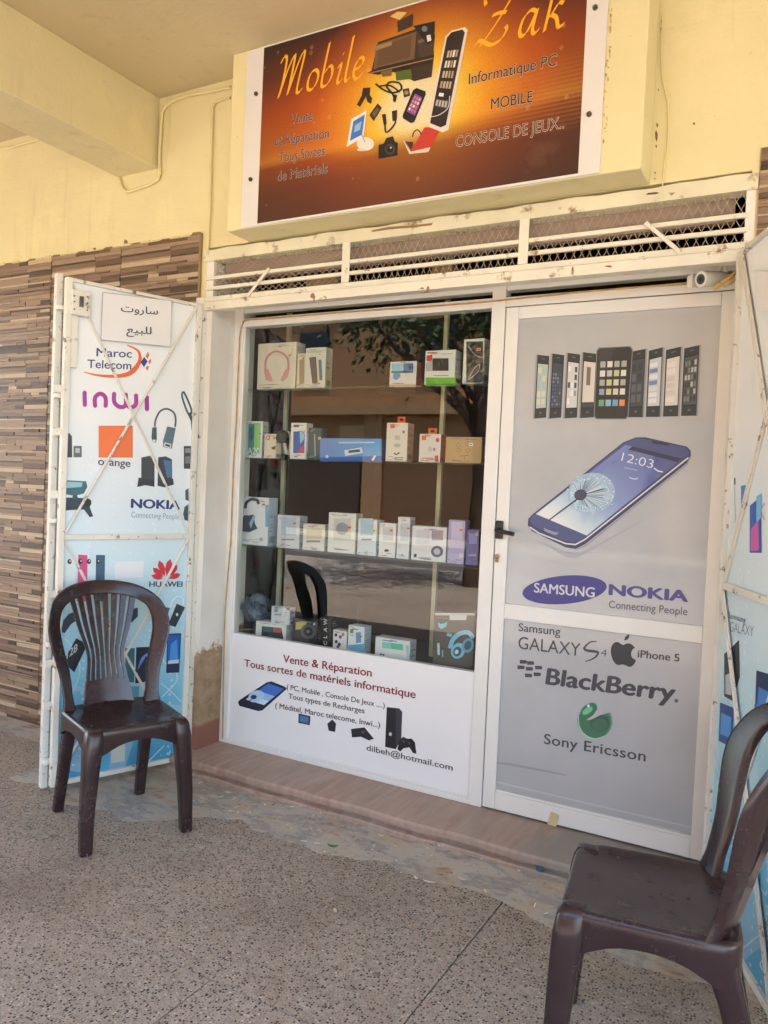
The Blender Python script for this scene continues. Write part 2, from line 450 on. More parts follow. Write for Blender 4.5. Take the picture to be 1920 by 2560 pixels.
# worn concrete apron in front of the sill, its outer edge uneven
ap = bmesh.new()
NX, NYY = 420, 14
ax0, ax1 = -2.95, 0.35
def edge_y(x):
    base = -0.35 - 0.012 * math.sin(x * 2.3 + 1) - 0.02 * math.sin(x * 7.1) - 0.012 * math.sin(x * 17.3 + 2) - 0.006 * math.sin(x * 41)
    if x < -1.9: base -= 0.20 * min(1, (-1.9 - x) / 0.3)
    if x > -0.75: base -= 0.10 * min(1, (x + 0.75) / 0.4)
    return base + JIT[int((x - ax0) / (ax1 - ax0) * NX)]
JIT = [0.0] * (NX + 2)
rj = random.Random(31)
for st_, am_ in ((40, .022), (14, .014), (5, .007), (1, .003)):
    kn_ = [rj.uniform(-am_, am_) for _ in range(NX // st_ + 3)]
    for i in range(NX + 2):
        q_ = i / st_; f_ = q_ - int(q_); JIT[i] += kn_[int(q_)] * (1 - f_) + kn_[int(q_) + 1] * f_
grid = []
for i in range(NX + 1):
    x = ax0 + (ax1 - ax0) * i / NX; e = edge_y(x); row = []
    for j in range(NYY + 1):
        t = j / NYY; y = -0.11 + (e + 0.11) * t
        z = 0.010 * (1 - t) ** 1.3 + 0.0035 * math.sin(x * 9 + y * 14) * (1 - t) + 0.003 * math.sin(x * 23 - y * 31) * (1 - t) + 0.004 * (1 - t)
        if j == NYY: z = 0.0004
        else: z = max(z, 0.0022) + rj.uniform(0, .0012)
        row.append(ap.verts.new((x, y, z)))
    grid.append(row)
for i in range(NX):
    for j in range(NYY): ap.faces.new((grid[i][j], grid[i][j + 1], grid[i + 1][j + 1], grid[i + 1][j]))
me = bpy.data.meshes.new('concrete_apron'); bmesh.ops.recalc_face_normals(ap, faces=ap.faces); ap.to_mesh(me); ap.free(); me.materials.append(CONC); me.shade_smooth()
apron = bpy.data.objects.new('concrete_apron', me); C.objects.link(apron); struct(apron)

# threshold: stone ledge with a grooved nosing
SZ = 0.075
th = MB()
prof = [(0.30, 0.0), (-0.132, 0.0), (-0.132, 0.024), (-0.127, 0.029), (-0.112, 0.030), (-0.104, 0.031), (-0.104, 0.037), (-0.110, 0.039), (-0.117, 0.044), (-0.117, 0.062), (-0.110, 0.071), (-0.098, SZ - 0.001), (0.30, SZ)]
xs = [-2.47 + 2.27 * i / 40 for i in range(41)]
th.loft([[(x, y + 0.003 * math.sin(x * 11) * (1 if y < -0.05 else 0), z + 0.0015 * math.sin(x * 17 + 1) * (1 if y < 0 else 0)) for y, z in prof] for x in xs], SILL)
struct(th.build('threshold', smooth=35))

ASPH = paint('asphalt', (92, 88, 84), 0.85, 0.2, 2, 0.3, 80)
rd = MB(); rd.box(-45, 35, -60, -8.6, -0.4, -0.14, ASPH); struct(rd.build('road'))
KERB = paint('kerb_stone', (176, 168, 156), 0.8, 0.15, 4, 0.2, 40)
kb = MB(); kb.box(-14, 9, -8.76, -8.6, -0.3, -0.012, KERB); struct(kb.build('kerb', bevel=0.01))
PAVE2 = paint('far_pavement', (150, 138, 122), 0.85, 0.12, 2, 0.2, 40)
fp = MB(); fp.box(-45, 35, -18, -13.5, -0.2, 0.0, PAVE2); struct(fp.build('far_pavement'))

# ------------------------------------------------------------------ the building
bld = thing('shop_building', 'yellow plastered shop building with arcade ceiling, beam and stone-look tiled wall', 'building', (-1.3, 0.1, 0))
OX0, OX1 = -2.46, -0.25          # opening
b = MB()
b.box(-9, OX0, 0.0, 0.22, 0, 3.06, WALL)
b.build('wall', bld)
b = MB(); b.box(OX1, 6, 0.0, 0.22, 0, 3.06, WALL); b.build('wall', bld)
b = MB(); b.box(OX0, OX1, 0.0, 0.22, 2.335, 3.06, WALL); b.build('wall', bld)
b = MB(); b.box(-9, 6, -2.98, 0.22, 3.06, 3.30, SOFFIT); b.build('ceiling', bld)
b = MB(); b.box(-3.053, -2.793, -2.97, 0.0, 2.736, 3.062, WALL); b.build('beam', bld, bevel=0.006)
b = MB(); b.box(1.7, 1.96, -2.97, 0.0, 2.736, 3.062, WALL); b.build('beam', bld, bevel=0.006)
for x in (-5.6, 3.4):
    b = MB(); b.box(x, x + 0.35, -2.95, -2.6, -0.01, 3.061, WALL); b.build('pillar', bld, bevel=0.008)
# boxed-out sign fascia
b = MB(); b.box(-2.231, -0.556, -0.150, 0.001, 2.335, 3.061, WALL); fas = b.build('sign_fascia', bld, bevel=0.006)
# rough cream lintel strip over the grille
b = MB()
n_ = 60
for i in range(n_):
    x0 = OX0 - 0.02 + (OX1 - OX0 + 0.04) * i / n_; x1 = OX0 - 0.02 + (OX1 - OX0 + 0.04) * (i + 1) / n_
    t0 = 2.322 + 0.002 * math.sin(x0 * 13) + 0.002 * math.sin(x0 * 37); t1 = 2.322 + 0.002 * math.sin(x1 * 13) + 0.002 * math.sin(x1 * 37)
    b.hexa([(x0, -0.012, 2.273), (x1, -0.012, 2.273), (x1, 0.05, 2.273), (x0, 0.05, 2.273), (x0, -0.012, t0), (x1, -0.012, t1), (x1, 0.05, t1), (x0, 0.05, t0)], LINTEL)
b.build('lintel', bld)
# reveals left and right of the opening
b = MB(); b.box(-2.462, -2.423, -0.004, 0.30, 0.0, 2.273, REVEAL); b.build('jamb', bld)
b = MB(); b.box(-0.262, -0.235, -0.004, 0.30, 0.0, 2.273, REVEAL); b.build('jamb', bld)
# shop room behind the window
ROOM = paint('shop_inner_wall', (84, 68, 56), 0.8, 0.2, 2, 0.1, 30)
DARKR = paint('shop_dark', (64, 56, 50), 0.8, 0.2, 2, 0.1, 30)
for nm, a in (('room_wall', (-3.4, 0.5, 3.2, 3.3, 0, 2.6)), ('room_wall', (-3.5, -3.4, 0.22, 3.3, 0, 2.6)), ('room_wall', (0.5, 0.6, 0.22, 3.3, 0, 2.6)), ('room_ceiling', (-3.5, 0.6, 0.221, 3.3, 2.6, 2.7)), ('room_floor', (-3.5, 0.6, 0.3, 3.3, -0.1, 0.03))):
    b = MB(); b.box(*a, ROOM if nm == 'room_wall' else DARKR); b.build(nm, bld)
# stone-look wall tiles, 50 x 25 cm, moulded in strips
STRIPC = [(88, 71, 61), (112, 92, 78), (138, 116, 99), (158, 136, 116), (178, 158, 138), (208, 194, 174), (148, 128, 116), (168, 149, 136)]
def strip_mat(i, c):
    n = NT('tile_strip_%d' % i); bc = tuple(q * f_ for q, f_ in zip(srgb(*c), (.90, .80, .70)))
    f = n.noise(3.0, 6, 0.7, n.mapped((4, 4, 60)))
    col = n.ramp(f, [(0.3, tuple(x * 0.72 for x in bc)), (0.6, bc), (0.8, tuple(min(1, x * 1.25) for x in bc))])
    n.bump(f, 0.25, 0.003)
    return n.set(col, 0.34)
STRIPS = [strip_mat(i, c) for i, c in enumerate(STRIPC)]
GROUT = paint('tile_grout', (196, 176, 146), 0.8, 0.1, 9, 0)
def tile_mesh(seed):
    r = random.Random(seed); mb = MB(); W, H = 0.494, 0.246
    mb.box(0, W, -0.004, 0.0, 0, H, STRIPS[2])
    z = 0.0
    while z < H - 0.004:
        h = min(r.choice([0.007, 0.009, 0.012, 0.016, 0.021]), H - z)
        if H - z - h < 0.008: h = H - z
        x = 0.0
        while x < W - 0.004:
            l = min(r.choice([0.07, 0.12, 0.18, 0.24, 0.32, 0.40]), W - x)
            if W - x - l < 0.03: l = W - x
            d = r.choice([0.0055, 0.007, 0.0085, 0.010])
            mat_ = r.choices(STRIPS, [4, 3, 3, 4, 4, 3, 5, 5])[0]
            mb.hexa([(x, -d, z + .0006), (x + l - .0008, -d, z + .0006), (x + l - .0008, -0.0035, z + .0006), (x, -0.0035, z + .0006), (x, -d, z + h - .0006), (x + l - .0008, -d, z + h - .0006), (x + l - .0008, -0.0035, z + h - .0006), (x, -0.0035, z + h - .0006)], mat_)
            x += l
        z += h
    return mb
protos = []
def add_tile(x, z):
    k = rnd.randrange(3)
    if len(protos) < 3:
        o = tile_mesh(40 + len(protos)).build('wall_tile', None); protos.append(o); 
    else:
        o = protos[k].copy(); C.objects.link(o)
    o.parent = bld; o.location = (x - ORG[bld.name].x, -0.0015 - ORG[bld.name].y, z)
for c_ in range(5):
    for r_ in range(10): add_tile(-3.001 - 0.5 * c_, 2.40 - 0.25 * (r_ + 1) + 0.002)
for c_ in range(2):
    for r_ in range(10): add_tile(-0.226 + 0.5 * c_, 2.40 - 0.25 * (r_ + 1) + 0.002)
b = MB(); b.box(-5.6, -2.503, -0.0025, 0.01, 0.0, 2.40, GROUT); b.build('tile_bed', bld)
b = MB(); b.box(-0.230, 0.8, -0.0025, 0.01, 0.0, 2.40, GROUT); b.build('tile_bed', bld)
# edge trim at the end of the tiling and the painted corner strip
TRIM = paint('tile_trim', (150, 124, 86), 0.5, 0.2, 10, 0.1)
b = MB(); b.box(-2.507, -2.497, -0.013, 0.0, 0.0, 2.405, TRIM); b.build('tile_trim', bld)
# rough paint edge along the top of the tiles
b = MB()
for i in range(46):
    x0 = -5.4 + i * 0.063; h = 0.006 + 0.010 * abs(math.sin(i * 1.7) * math.sin(i * 0.6))
    b.hexa([(x0, -0.009, 2.398), (x0 + .066, -0.009, 2.398), (x0 + .066, 0, 2.398), (x0, 0, 2.398), (x0 + .01, -0.004, 2.400 + h), (x0 + .05, -0.004, 2.400 + h * .8), (x0 + .05, 0, 2.400 + h), (x0 + .01, 0, 2.400 + h)], WALL if i % 3 else TRIM)
b.build('paint_edge', bld)
# hinge posts of the folding shutters
b = MB(); b.box(-2.497, -2.452, -0.030, 0.0, 0.002, 2.11, STEEL); b.build('hinge_post', bld, bevel=0.003)
b = MB(); b.box(-0.246, -0.229, -0.030, 0.0, 0.002, 2.11, STEEL); b.build('hinge_post', bld, bevel=0.003)

# ------------------------------------------------------------------ painted-over cables
z2 = lambda u, v: (u * 0.38577, v * 0.38577)
z3 = lambda u, v: (1400 + u * 0.3437, v * 0.3437)
def cable(name, pts, r, m, label, y=-0.01, n=6):
    b = MB(); b.tube(catmull([onY(*p, y) for p in pts], n), r, m, 8)
    return tag(b.build(name, smooth=60), label, 'cable')
CABM = paint('cable_yellow_paint', (232, 218, 164), 0.6, 0.08, 10, 0.1)
cable('conduit', [z2(*p) for p in ((1495, 565), (1370, 592), (1230, 618), (1130, 650), (1062, 705), (1046, 790), (1040, 900), (1033, 1000), (1035, 1085), (1030, 1150), (980, 1190), (900, 1220), (826, 1242), (785, 1205), (772, 1150))], 0.0075, CABM, 'yellow painted cable looping round the end of the ceiling beam')
cable('cable', [z2(*p) for p in ((1490, 635), (1430, 648), (1390, 670), (1376, 720), (1372, 900), (1366, 1100), (1360, 1300), (1352, 1500), (1346, 1650))], 0.006, CABM, 'thin yellow painted cable running straight down beside the sign box')
cable('cable', [z2(*p) for p in ((-60, 972), (60, 957), (140, 935), (260, 902))], 0.007, CABM, 'short painted cable under the ceiling left of the beam')
cable('wire', [z3(*p) for p in ((745, 100), (738, 330), (745, 560), (785, 780), (782, 1050), (757, 1200), (738, 1480))], 0.0022, CABM, 'thin wire hanging on the yellow wall right of the sign box', -0.006)

# chipped paint and slots where the plaster has come away
WP = Plane(0, -0.0, 1, 0, 0, -1)
def chip(pts, col, off=0.0015, zone=z3, pl=WP):
    b = MB(); q = [pl.px(*zone(*p)) for p in pts]; k = len(q)
    b.loft([[pl.w(a_, z_, o_) for a_, z_ in q] for o_ in (-0.002, off)], ink(col, .8)); b.build('paint_chip', bld)
for u, v, w, h in ((708, 912, 7, 16), (702, 990, 10, 42), (700, 1065, 5, 14), (740, 170, 5, 30), (736, 225, 5, 26), (692, 1258, 5, 10), (716, 655, 4, 9), (690, 1300, 5, 6), (975, 900, 9, 8)):
    chip([(u - w, v - h * .6), (u - w * .2, v - h), (u + w, v - h * .4), (u + w * .7, v + h * .5), (u, v + h), (u - w * .8, v + h * .4)], (126, 98, 60))
z2b = lambda u, v: (u * .31344, 560 + v * .31344)
for pts in ([(725, 212), (735, 200), (760, 190), (775, 205), (770, 220)], [(985, 190), (990, 160), (1000, 125), (1012, 130), (1022, 160), (1028, 188)]): chip(pts, (140, 112, 70), .004, z2b)
LPn = Plane(0, -0.012, 1, 0, 0, -1)
chip([(625, 1418), (640, 1404), (700, 1398), (722, 1402), (700, 1412)], (98, 74, 50), .0015, z3, LPn)
chip([(790, 1404), (836, 1400), (812, 1424)], (150, 140, 120), .0015, z3, LPn)
zFl = lambda u, v: (500 + u * 0.446, 480 + v * 0.446)
chip([(960, 216), (1060, 196), (1200, 186), (1304, 174), (1300, 186), (1180, 200), (1060, 210), (966, 224)], (146, 118, 80), .0015, zFl, LPn)

# ------------------------------------------------------------------ security grille over the shop front
gr = thing('window_grille', 'cream steel grille with diamond wire mesh between sign box and shop front', 'grille', (-1.35, 0, 2.1))
ZB = 2.107
def hbar(z0, z1, y0, y1, nm='bar', m=GRILLE, x0=OX0 + 0.002, x1=OX1 - 0.004):
    b = MB(); b.box(x0, x1, y0, y1, z0, z1, m); return b.build(nm, gr, bevel=0.002)
hbar(2.092, 2.112, -0.020, 0.004); hbar(2.143, 2.158, -0.016, -0.002); hbar(2.188, 2.203, -0.016, -0.002)
hbar(2.052, 2.0905, -0.026, 0.02, 'sill_rail')
hbar(2.0875, 2.0915, -0.032, 0.02, 'sill_lip')
for px_ in (866, 1308):
    x = onY(px_, 640, -0.015).x; b = MB(); b.box(x - 0.018, x + 0.018, -0.020, -0.0145, 2.113, 2.272, GRILLE); b.build('upright', gr, bevel=0.0015)
zF = lambda u, v: (500 + u * 0.446, 480 + v * 0.446)
zG = lambda u, v: (1200 + u * 0.434, 440 + v * 0.434)
for p, q in ((zF(390, 428), zF(265, 590)), (zG(955, 270), zG(1170, 455))):
    A, B_ = onY(*p, -0.022), onY(*q, -0.022); d = (B_ - A).normalized(); b = MB()
    b.bar(A, B_, d.cross(Vector((0, 1, 0))), (0, -1, 0), 0.013, 0.006, GRILLE); b.build('strap', gr, bevel=0.001)
x1_, x2_ = onY(866, 640, 0).x, onY(1308, 560, 0).x
def wire_mesh(xa, xb, pitch, slope, y):
    b = MB(); z0, z1 = 2.112, 2.274; hgt = z1 - z0; run = hgt / slope
    for sgn in (1, -1):
        k = -int(run / pitch) - 1
        while xa + k * pitch < xb + run:
            xs_ = xa + k * pitch; xe = xs_ + run
            t0, t1 = 0.0, 1.0
            if xs_ < xa: t0 = (xa - xs_) / run
            if xe > xb: t1 = (xb - xs_) / run
            if t1 > t0 + 0.02:
                f = (lambda t: (xs_ + run * t, y + 0.0025 * sgn, z0 + hgt * t)) if sgn > 0 else (lambda t: (xs_ + run * t, y + 0.0025 * sgn, z1 - hgt * t))
                jn = 0.0012 * math.sin(k * 2.3)
                p, q = Vector(f(t0)), Vector(f(t1)); p.x += jn; q.x -= jn
                d = (q - p).normalized(); b.bar(p, q, d.cross(Vector((0, 1, 0))), (0, -1, 0), 0.0021, 0.0014, WIREM)
            k += 1
    return b.build('wire_mesh', gr, kind='stuff')
wire_mesh(OX0 + 0.004, x1_, 0.034, 0.62, 0.010)
wire_mesh(x1_, x2_, 0.0275, 1.9, 0.010)
wire_mesh(x2_, OX1 - 0.008, 0.0285, 1.9, 0.010)
BOARD = paint('old_brown_board', (168, 146, 130), 0.8, 0.15, 4, 0.1)
b = MB(); b.box(OX0 + 0.05, OX1 - 0.05, 0.06, 0.09, 2.203, 2.30, BOARD); b.build('backing_board', gr)
BOX2 = paint('stored_carton', (176, 146, 100), 0.8, 0.2, 6, 0)
for x, w, h in ((-2.03, 0.16, 0.09), (-1.86, 0.10, 0.06), (-1.42, 0.09, 0.09), (-0.62, 0.22, 0.055)):
    b = MB(); b.box(x, x + w, 0.15, 0.28, 2.105, 2.105 + h, BOX2); 
    o = b.build('cardboard_carton', bevel=0.002)
    tag(o, {-2.03: 'tan carton behind left end of the wire grille', -1.86: 'small tan carton behind grille beside first upright', -1.42: 'tan carton behind middle section of the wire grille', -0.62: 'wide tan carton behind right end of the wire grille'}[x], 'carton', 'cartons stored behind the grille')
b = MB(); b.box(OX0 + 0.045, OX1 - 0.02, 0.145, 0.29, 2.092, 2.104, DARKR); b.build('ledge', gr)

# ------------------------------------------------------------------ glazed shop front
FY = 0.150                                # front of the aluminium sections
GP = Plane(0, 0.160, 1, 0, 0, -1)         # glass / film face
win = thing('shop_window', 'white aluminium shop window with merchandise behind glass and printed lower panel', 'window', (-1.75, 0.17, SZ))
def sect(nm, par, x0, x1, z0, z1, y0=FY, y1=0.205, m=ALU):
    b = MB(); b.box(x0, x1, y0, y1, z0, z1, m); return b.build(nm, par, bevel=0.0025)
sect('frame_stile', win, -2.4225, -2.373, SZ, 2.092)
sect('frame_stile', win, -1.154, -1.0985, SZ, 2.092)
sect('frame_rail', win, -2.3728, -1.1542, 2.008, 2.046)
sect('frame_rail', win, -2.3728, -1.1542, SZ, 0.099)
sect('frame_rail', win, -2.3728, -1.1542, 2.072, 2.092, 0.156)
sect('glazing_bead', win, -2.3728, -2.362, 0.596, 2.0078, 0.153, 0.165)
sect('glazing_bead', win, -2.3728, -1.1542, 0.0992, 0.106, 0.153, 0.158)
b = MB(); b.face([(-2.362, 0.165, 0.594), (-1.1542, 0.165, 0.594), (-1.1542, 0.165, 2.0078), (-2.362, 0.165, 2.0078)], GLASS); b.build('window_pane', win, keep=1)
b = MB(); b.face([(-2.3728, 0.165, 2.0462), (-1.1542, 0.165, 2.0462), (-1.1542, 0.165, 2.0718), (-2.3728, 0.165, 2.0718)], GLASS); b.build('transom_pane', win, keep=1)
PANEL = paint('white_print_panel', (236, 234, 232), 0.3, 0.03, 3, 0, stain=(190, 180, 165), stain_at=(0.72, 0.86), stain_scale=10)
b = MB(); b.box(-2.3728, -1.1542, 0.1602, 0.19, 0.0995, 0.594, PANEL); panel = b.build('lower_panel', win)

# printed lower panel
a = Art(GP, 540, 1560, 0.4219)
RED = (132, 34, 40)
a.text('Vente & Réparation', (398, 226), (922, 312), 46, RED, 2, 0.018)
a.build('lettering', panel)
a.text('Tous sortes de matériels informatique', (168, 250), (1182, 440), 43, RED, 2, 0.018)
a.build('lettering', panel)
GRY = (84, 62, 62)
a.text('( PC, Mobile , Console De Jeux ....)', (420, 386), (1000, 498), 30, GRY, 2, 0.014); a.build('lettering', panel)
a.text('Tous types de Recharges', (430, 440), (880, 530), 31, GRY, 2, 0.014); a.build('lettering', panel)
a.text('( Méditel, Maroc telecome, Inwi...)', (352, 496), (972, 614), 31, GRY, 2, 0.014); a.build('lettering', panel)
a.text('dilbeh@hotmail.com', (893, 748), (1402, 868), 34, (44, 40, 42), 2, 0.01); a.build('lettering', panel)
# printed phone on the panel
q = [(318, 342), (418, 378), (262, 508), (134, 470)]
a.poly([(300, 346), (330, 340), (410, 372), (420, 384), (275, 512), (250, 516), (140, 486), (130, 464), (140, 450)], (36, 42, 58), 1)
a.quad(q, .05, .06, .95, .80, (64, 110, 196), 2); a.quad(q, .06, .40, .94, .80, (150, 186, 226), 3); a.quad(q, .06, .62, .94, .80, (206, 222, 236), 4)
a.ell(240, 428, 48, 34, (176, 206, 232), 5, -20); a.ell(226, 432, 18, 13, (40, 56, 96), 6); a.line([(226, 432), (190, 470)], 4, (40, 56, 96), 7)
a.build('phone_print', panel)
# printed consoles and pad
a.poly([(1012, 492), (1086, 500), (1104, 520), (1098, 680), (1066, 742), (1002, 728)], (34, 34, 38), 1)
a.poly([(1066, 500), (1086, 500), (1104, 520), (1098, 680), (1066, 742)], (58, 58, 64), 2)
a.ell(1034, 652, 9, 11, (190, 200, 196), 3)
a.poly([(1086, 690), (1110, 668), (1136, 680), (1160, 678), (1180, 702), (1188, 768), (1168, 764), (1146, 730), (1112, 736), (1092, 756), (1076, 742)], (30, 30, 34), 2)
a.ell(1112, 694, 9, 8, (70, 70, 76), 3); a.ell(1146, 706, 9, 8, (70, 70, 76), 3)
a.build('console_print', panel)
a.poly([(490, 530), (560, 546), (556, 600), (488, 586)], (42, 48, 70), 1); a.poly([(498, 540), (550, 552), (548, 590), (496, 578)], (86, 120, 170), 2)
a.build('accessory_print', panel); a.poly([(660, 590), (690, 566), (712, 590), (706, 640), (668, 632)], (40, 40, 50), 1)
a.build('accessory_print', panel); a.poly([(800, 622), (880, 612), (936, 680), (906, 690), (860, 668), (806, 672)], (38, 36, 44), 1); a.ell(872, 640, 10, 9, (84, 84, 92), 2)
a.build('accessory_print', panel)

door = thing('shop_door', 'white aluminium door with grey film panes covered in phone logos', 'door', (-0.69, 0.17, SZ))
sect('stile', door, -1.0940, -1.044, 0.0823, 2.005); sect('stile', door, -0.334, -0.287, 0.0823, 2.005)
for z0, z1 in ((0.0823, 0.149), (0.820, 0.879), (1.960, 2.005)): sect('rail', door, -1.0438, -0.3342, z0, z1, FY + 0.0006)
BEADM = paint('film_bead', (196, 196, 196), 0.4, 0.05, 4, 0)
sect('glazing_bead', door, -1.0438, -0.3342, 0.1493, 0.158, FY + 0.004, 0.159)
b = MB(); b.box(-1.0438, -0.3342, 0.1602, 0.168, 0.8792, 1.9598, FILM); up_pane = b.build('upper_pane', door)
b = MB(); b.box(-1.0438, -0.3342, 0.1602, 0.168, 0.1495, 0.8198, FILM); lo_pane = b.build('lower_pane', door)
b = MB(); b.box(-1.0438, -0.3342, 0.1592, 0.1601, 0.183, 0.188, BEADM); b.build('film_seam', door)
dfr = thing('door_frame', 'white aluminium door frame with narrow dark transom pane over the door', 'door frame', (-0.69, 0.17, SZ))
sect('frame_rail', dfr, -1.0983, -0.2625, 2.009, 2.046, FY + 0.002); sect('frame_rail', dfr, -1.0983, -0.2625, 2.072, 2.092, 0.156)
sect('frame_stile', dfr, -0.2835, -0.2622, SZ, 2.0088, FY + 0.002)
b = MB(); b.face([(-1.0983, 0.165, 2.0462), (-0.2625, 0.165, 2.0462), (-0.2625, 0.165, 2.0718), (-1.0983, 0.165, 2.0718)], GLASS); b.build('transom_pane', dfr, keep=1)
# handle: backplate and lever, cylinder below
hx, hz = onY(1247, 1325, 0.14).x, onY(1247, 1325, 0.14).z
b = MB(); b.box(hx - 0.016, hx + 0.016, 0.139, 0.1498, hz - 0.034, hz + 0.036, BLACKP); hd = b.build('handle', door, bevel=0.006)
b = MB(); b.tube([(hx, 0.142, hz), (hx, 0.112, hz), (hx + 0.006, 0.104, hz - 0.001), (hx + 0.075, 0.101, hz - 0.010)], 0.0085, BLACKP, 10); b.build('lever', hd, smooth=50)
kx, kz = onY(1243, 1391, 0.149).x, onY(1243, 1391, 0.149).z
BRASS = paint('worn_brass', (150, 128, 92), 0.35, 0.2, 30, 0, metal=0.8)
b = MB(); b.tube([(kx, 0.1498, kz), (kx, 0.141, kz)], 0.009, BRASS, 14); b.box(kx - 0.005, kx + 0.005, 0.141, 0.1498, kz - 0.022, kz - 0.004, BRASS); b.build('lock_cylinder', door, smooth=40)
p = onY(1383, 2045, 0.149); TAPE = paint('masking_tape', (206, 186, 140), 0.6, 0.1, 20, 0.1)
b = MB()
b.hexa([(p.x - .022, .1488, p.z - .030), (p.x + .012, .1488, p.z - .034), (p.x + .012, .1499, p.z - .034), (p.x - .022, .1499, p.z - .030), (p.x - .010, .1488, p.z + .022), (p.x + .022, .1488, p.z + .016), (p.x + .022, .1499, p.z + .016), (p.x - .010, .1499, p.z + .022)], TAPE)
b.build('tape_strip', door)

# printed film, upper pane: a row of phones
a = Art(GP, 1200, 740, 0.3978)
DK = (52, 56, 56)
def row_phone(xl, xr, tl, tr, bl, br, side, scr, mid=False):
    w = 14 if not mid else 0
    a.poly([(xl, tl), (xr, tr), (xr - 20, br), (xl - 20, bl)], DK, 1)
    if side < 0: a.poly([(xl, tl), (xl + 10, tl + 2), (xl - 10, bl - 2), (xl - 20, bl)], (150, 152, 150), 2)
    if side > 0: a.poly([(xr - 10, tr + 2), (xr, tr), (xr - 20, br), (xr - 30, br - 2)], (150, 152, 150), 2)
    q = [(xl + (14 if side < 0 else 5), tl), (xr - (14 if side > 0 else 4), tr), (xr - 20 - (14 if side > 0 else 4), br), (xl - 20 + (14 if side < 0 else 5), bl)]
    scr(q)
def S_(col, extra=None):
    def f(q):
        a.quad(q, -.02, .125, 1.0, .855, (34, 36, 38), 1.6); a.quad(q, .35, .05, .65, .062, (110, 112, 112), 2); a.quad(q, .40, .90, .60, .93, (96, 98, 98), 2)
        a.quad(q, .04, .14, .98, .84, col, 2)
        if extra: extra(q)
    return f
def blocks(cols, rows, pal, seed, y0=.2, y1=.82, lay=3, dens=1.0):
    r = random.Random(seed)
    def f(q):
        for i in range(cols):
            for j in range(rows):
                if r.random() > dens: continue
                x = .08 + .88 * i / cols; y = y0 + (y1 - y0) * j / rows
                a.quad(q, x, y, x + .88 / cols * .72, y + (y1 - y0) / rows * .7, r.choice(pal), lay)
    return f
row_phone(352, 436, 368, 378, 772, 764, -1, S_((176, 190, 186), blocks(2, 5, [(206, 206, 176), (168, 186, 190), (190, 198, 178)], 1)))
row_phone(446, 530, 360, 372, 772, 764, -1, S_((66, 74, 88), blocks(4, 9, [(104, 112, 128), (88, 96, 112), (120, 128, 140), (76, 84, 100)], 2, .3)))
row_phone(542, 630, 356, 368, 770, 764, -1, S_((206, 208, 206), blocks(3, 5, [(80, 80, 84), (230, 230, 230), (150, 152, 156), (206, 208, 206)], 3)))
def face_scr(q): a.quad(q, .3, .22, .62, .50, (120, 110, 104), 3); a.quad(q, .04, .76, .98, .84, (70, 72, 74), 3)
row_phone(640, 736, 352, 364, 768, 762, -1, S_((214, 206, 196), face_scr))
row_phone(952, 1052, 350, 330, 762, 762, 1, S_((70, 74, 78), blocks(2, 4, [(96, 98, 100), (60, 62, 66)], 5)))
row_phone(1062, 1160, 344, 320, 760, 760, 1, S_((198, 202, 206), blocks(1, 7, [(224, 226, 228), (110, 138, 186), (214, 214, 214)], 6)))
row_phone(1170, 1274, 340, 316, 758, 756, 1, S_((216, 210, 202), blocks(1, 6, [(226, 222, 216), (180, 120, 100), (206, 200, 196)], 7)))
row_phone(1284, 1390, 330, 306, 754, 752, 1, S_((82, 86, 84), blocks(4, 6, [(180, 184, 178), (120, 124, 120), (60, 64, 62)], 8)))
cp = [(752, 330), (942, 320), (956, 340), (928, 752), (914, 770), (736, 770), (722, 756), (738, 348)]
a.poly([(x + (6 if x > 840 else -6), y + (5 if y > 500 else -5)) for x, y in cp], (128, 128, 124), 3.6); a.poly(cp, (52, 50, 48), 4); a.poly([(752, 332), (850, 326), (760, 560), (736, 560)], (66, 64, 62), 4.3)
q = [(738, 330), (956, 320), (928, 770), (720, 770)]
pal = [(150, 172, 140), (206, 200, 176), (200, 194, 150), (190, 190, 192), (140, 160, 182), (206, 150, 116), (204, 204, 204), (170, 170, 164), (220, 216, 206)]
r_ = random.Random(11)
for j, y in enumerate((.19, .32, .45, .58)):
    for i in range(4): a.quad(q, .11 + i * .205, y, .11 + i * .205 + .15, y + .085, r_.choice(pal), 5)
for i, c_ in enumerate([(104, 168, 116), (140, 180, 200), (120, 160, 192), (222, 146, 88)]): a.quad(q, .11 + i * .205, .735, .11 + i * .205 + .16, .825, c_, 5)
a.build('phone_row_print', up_pane)
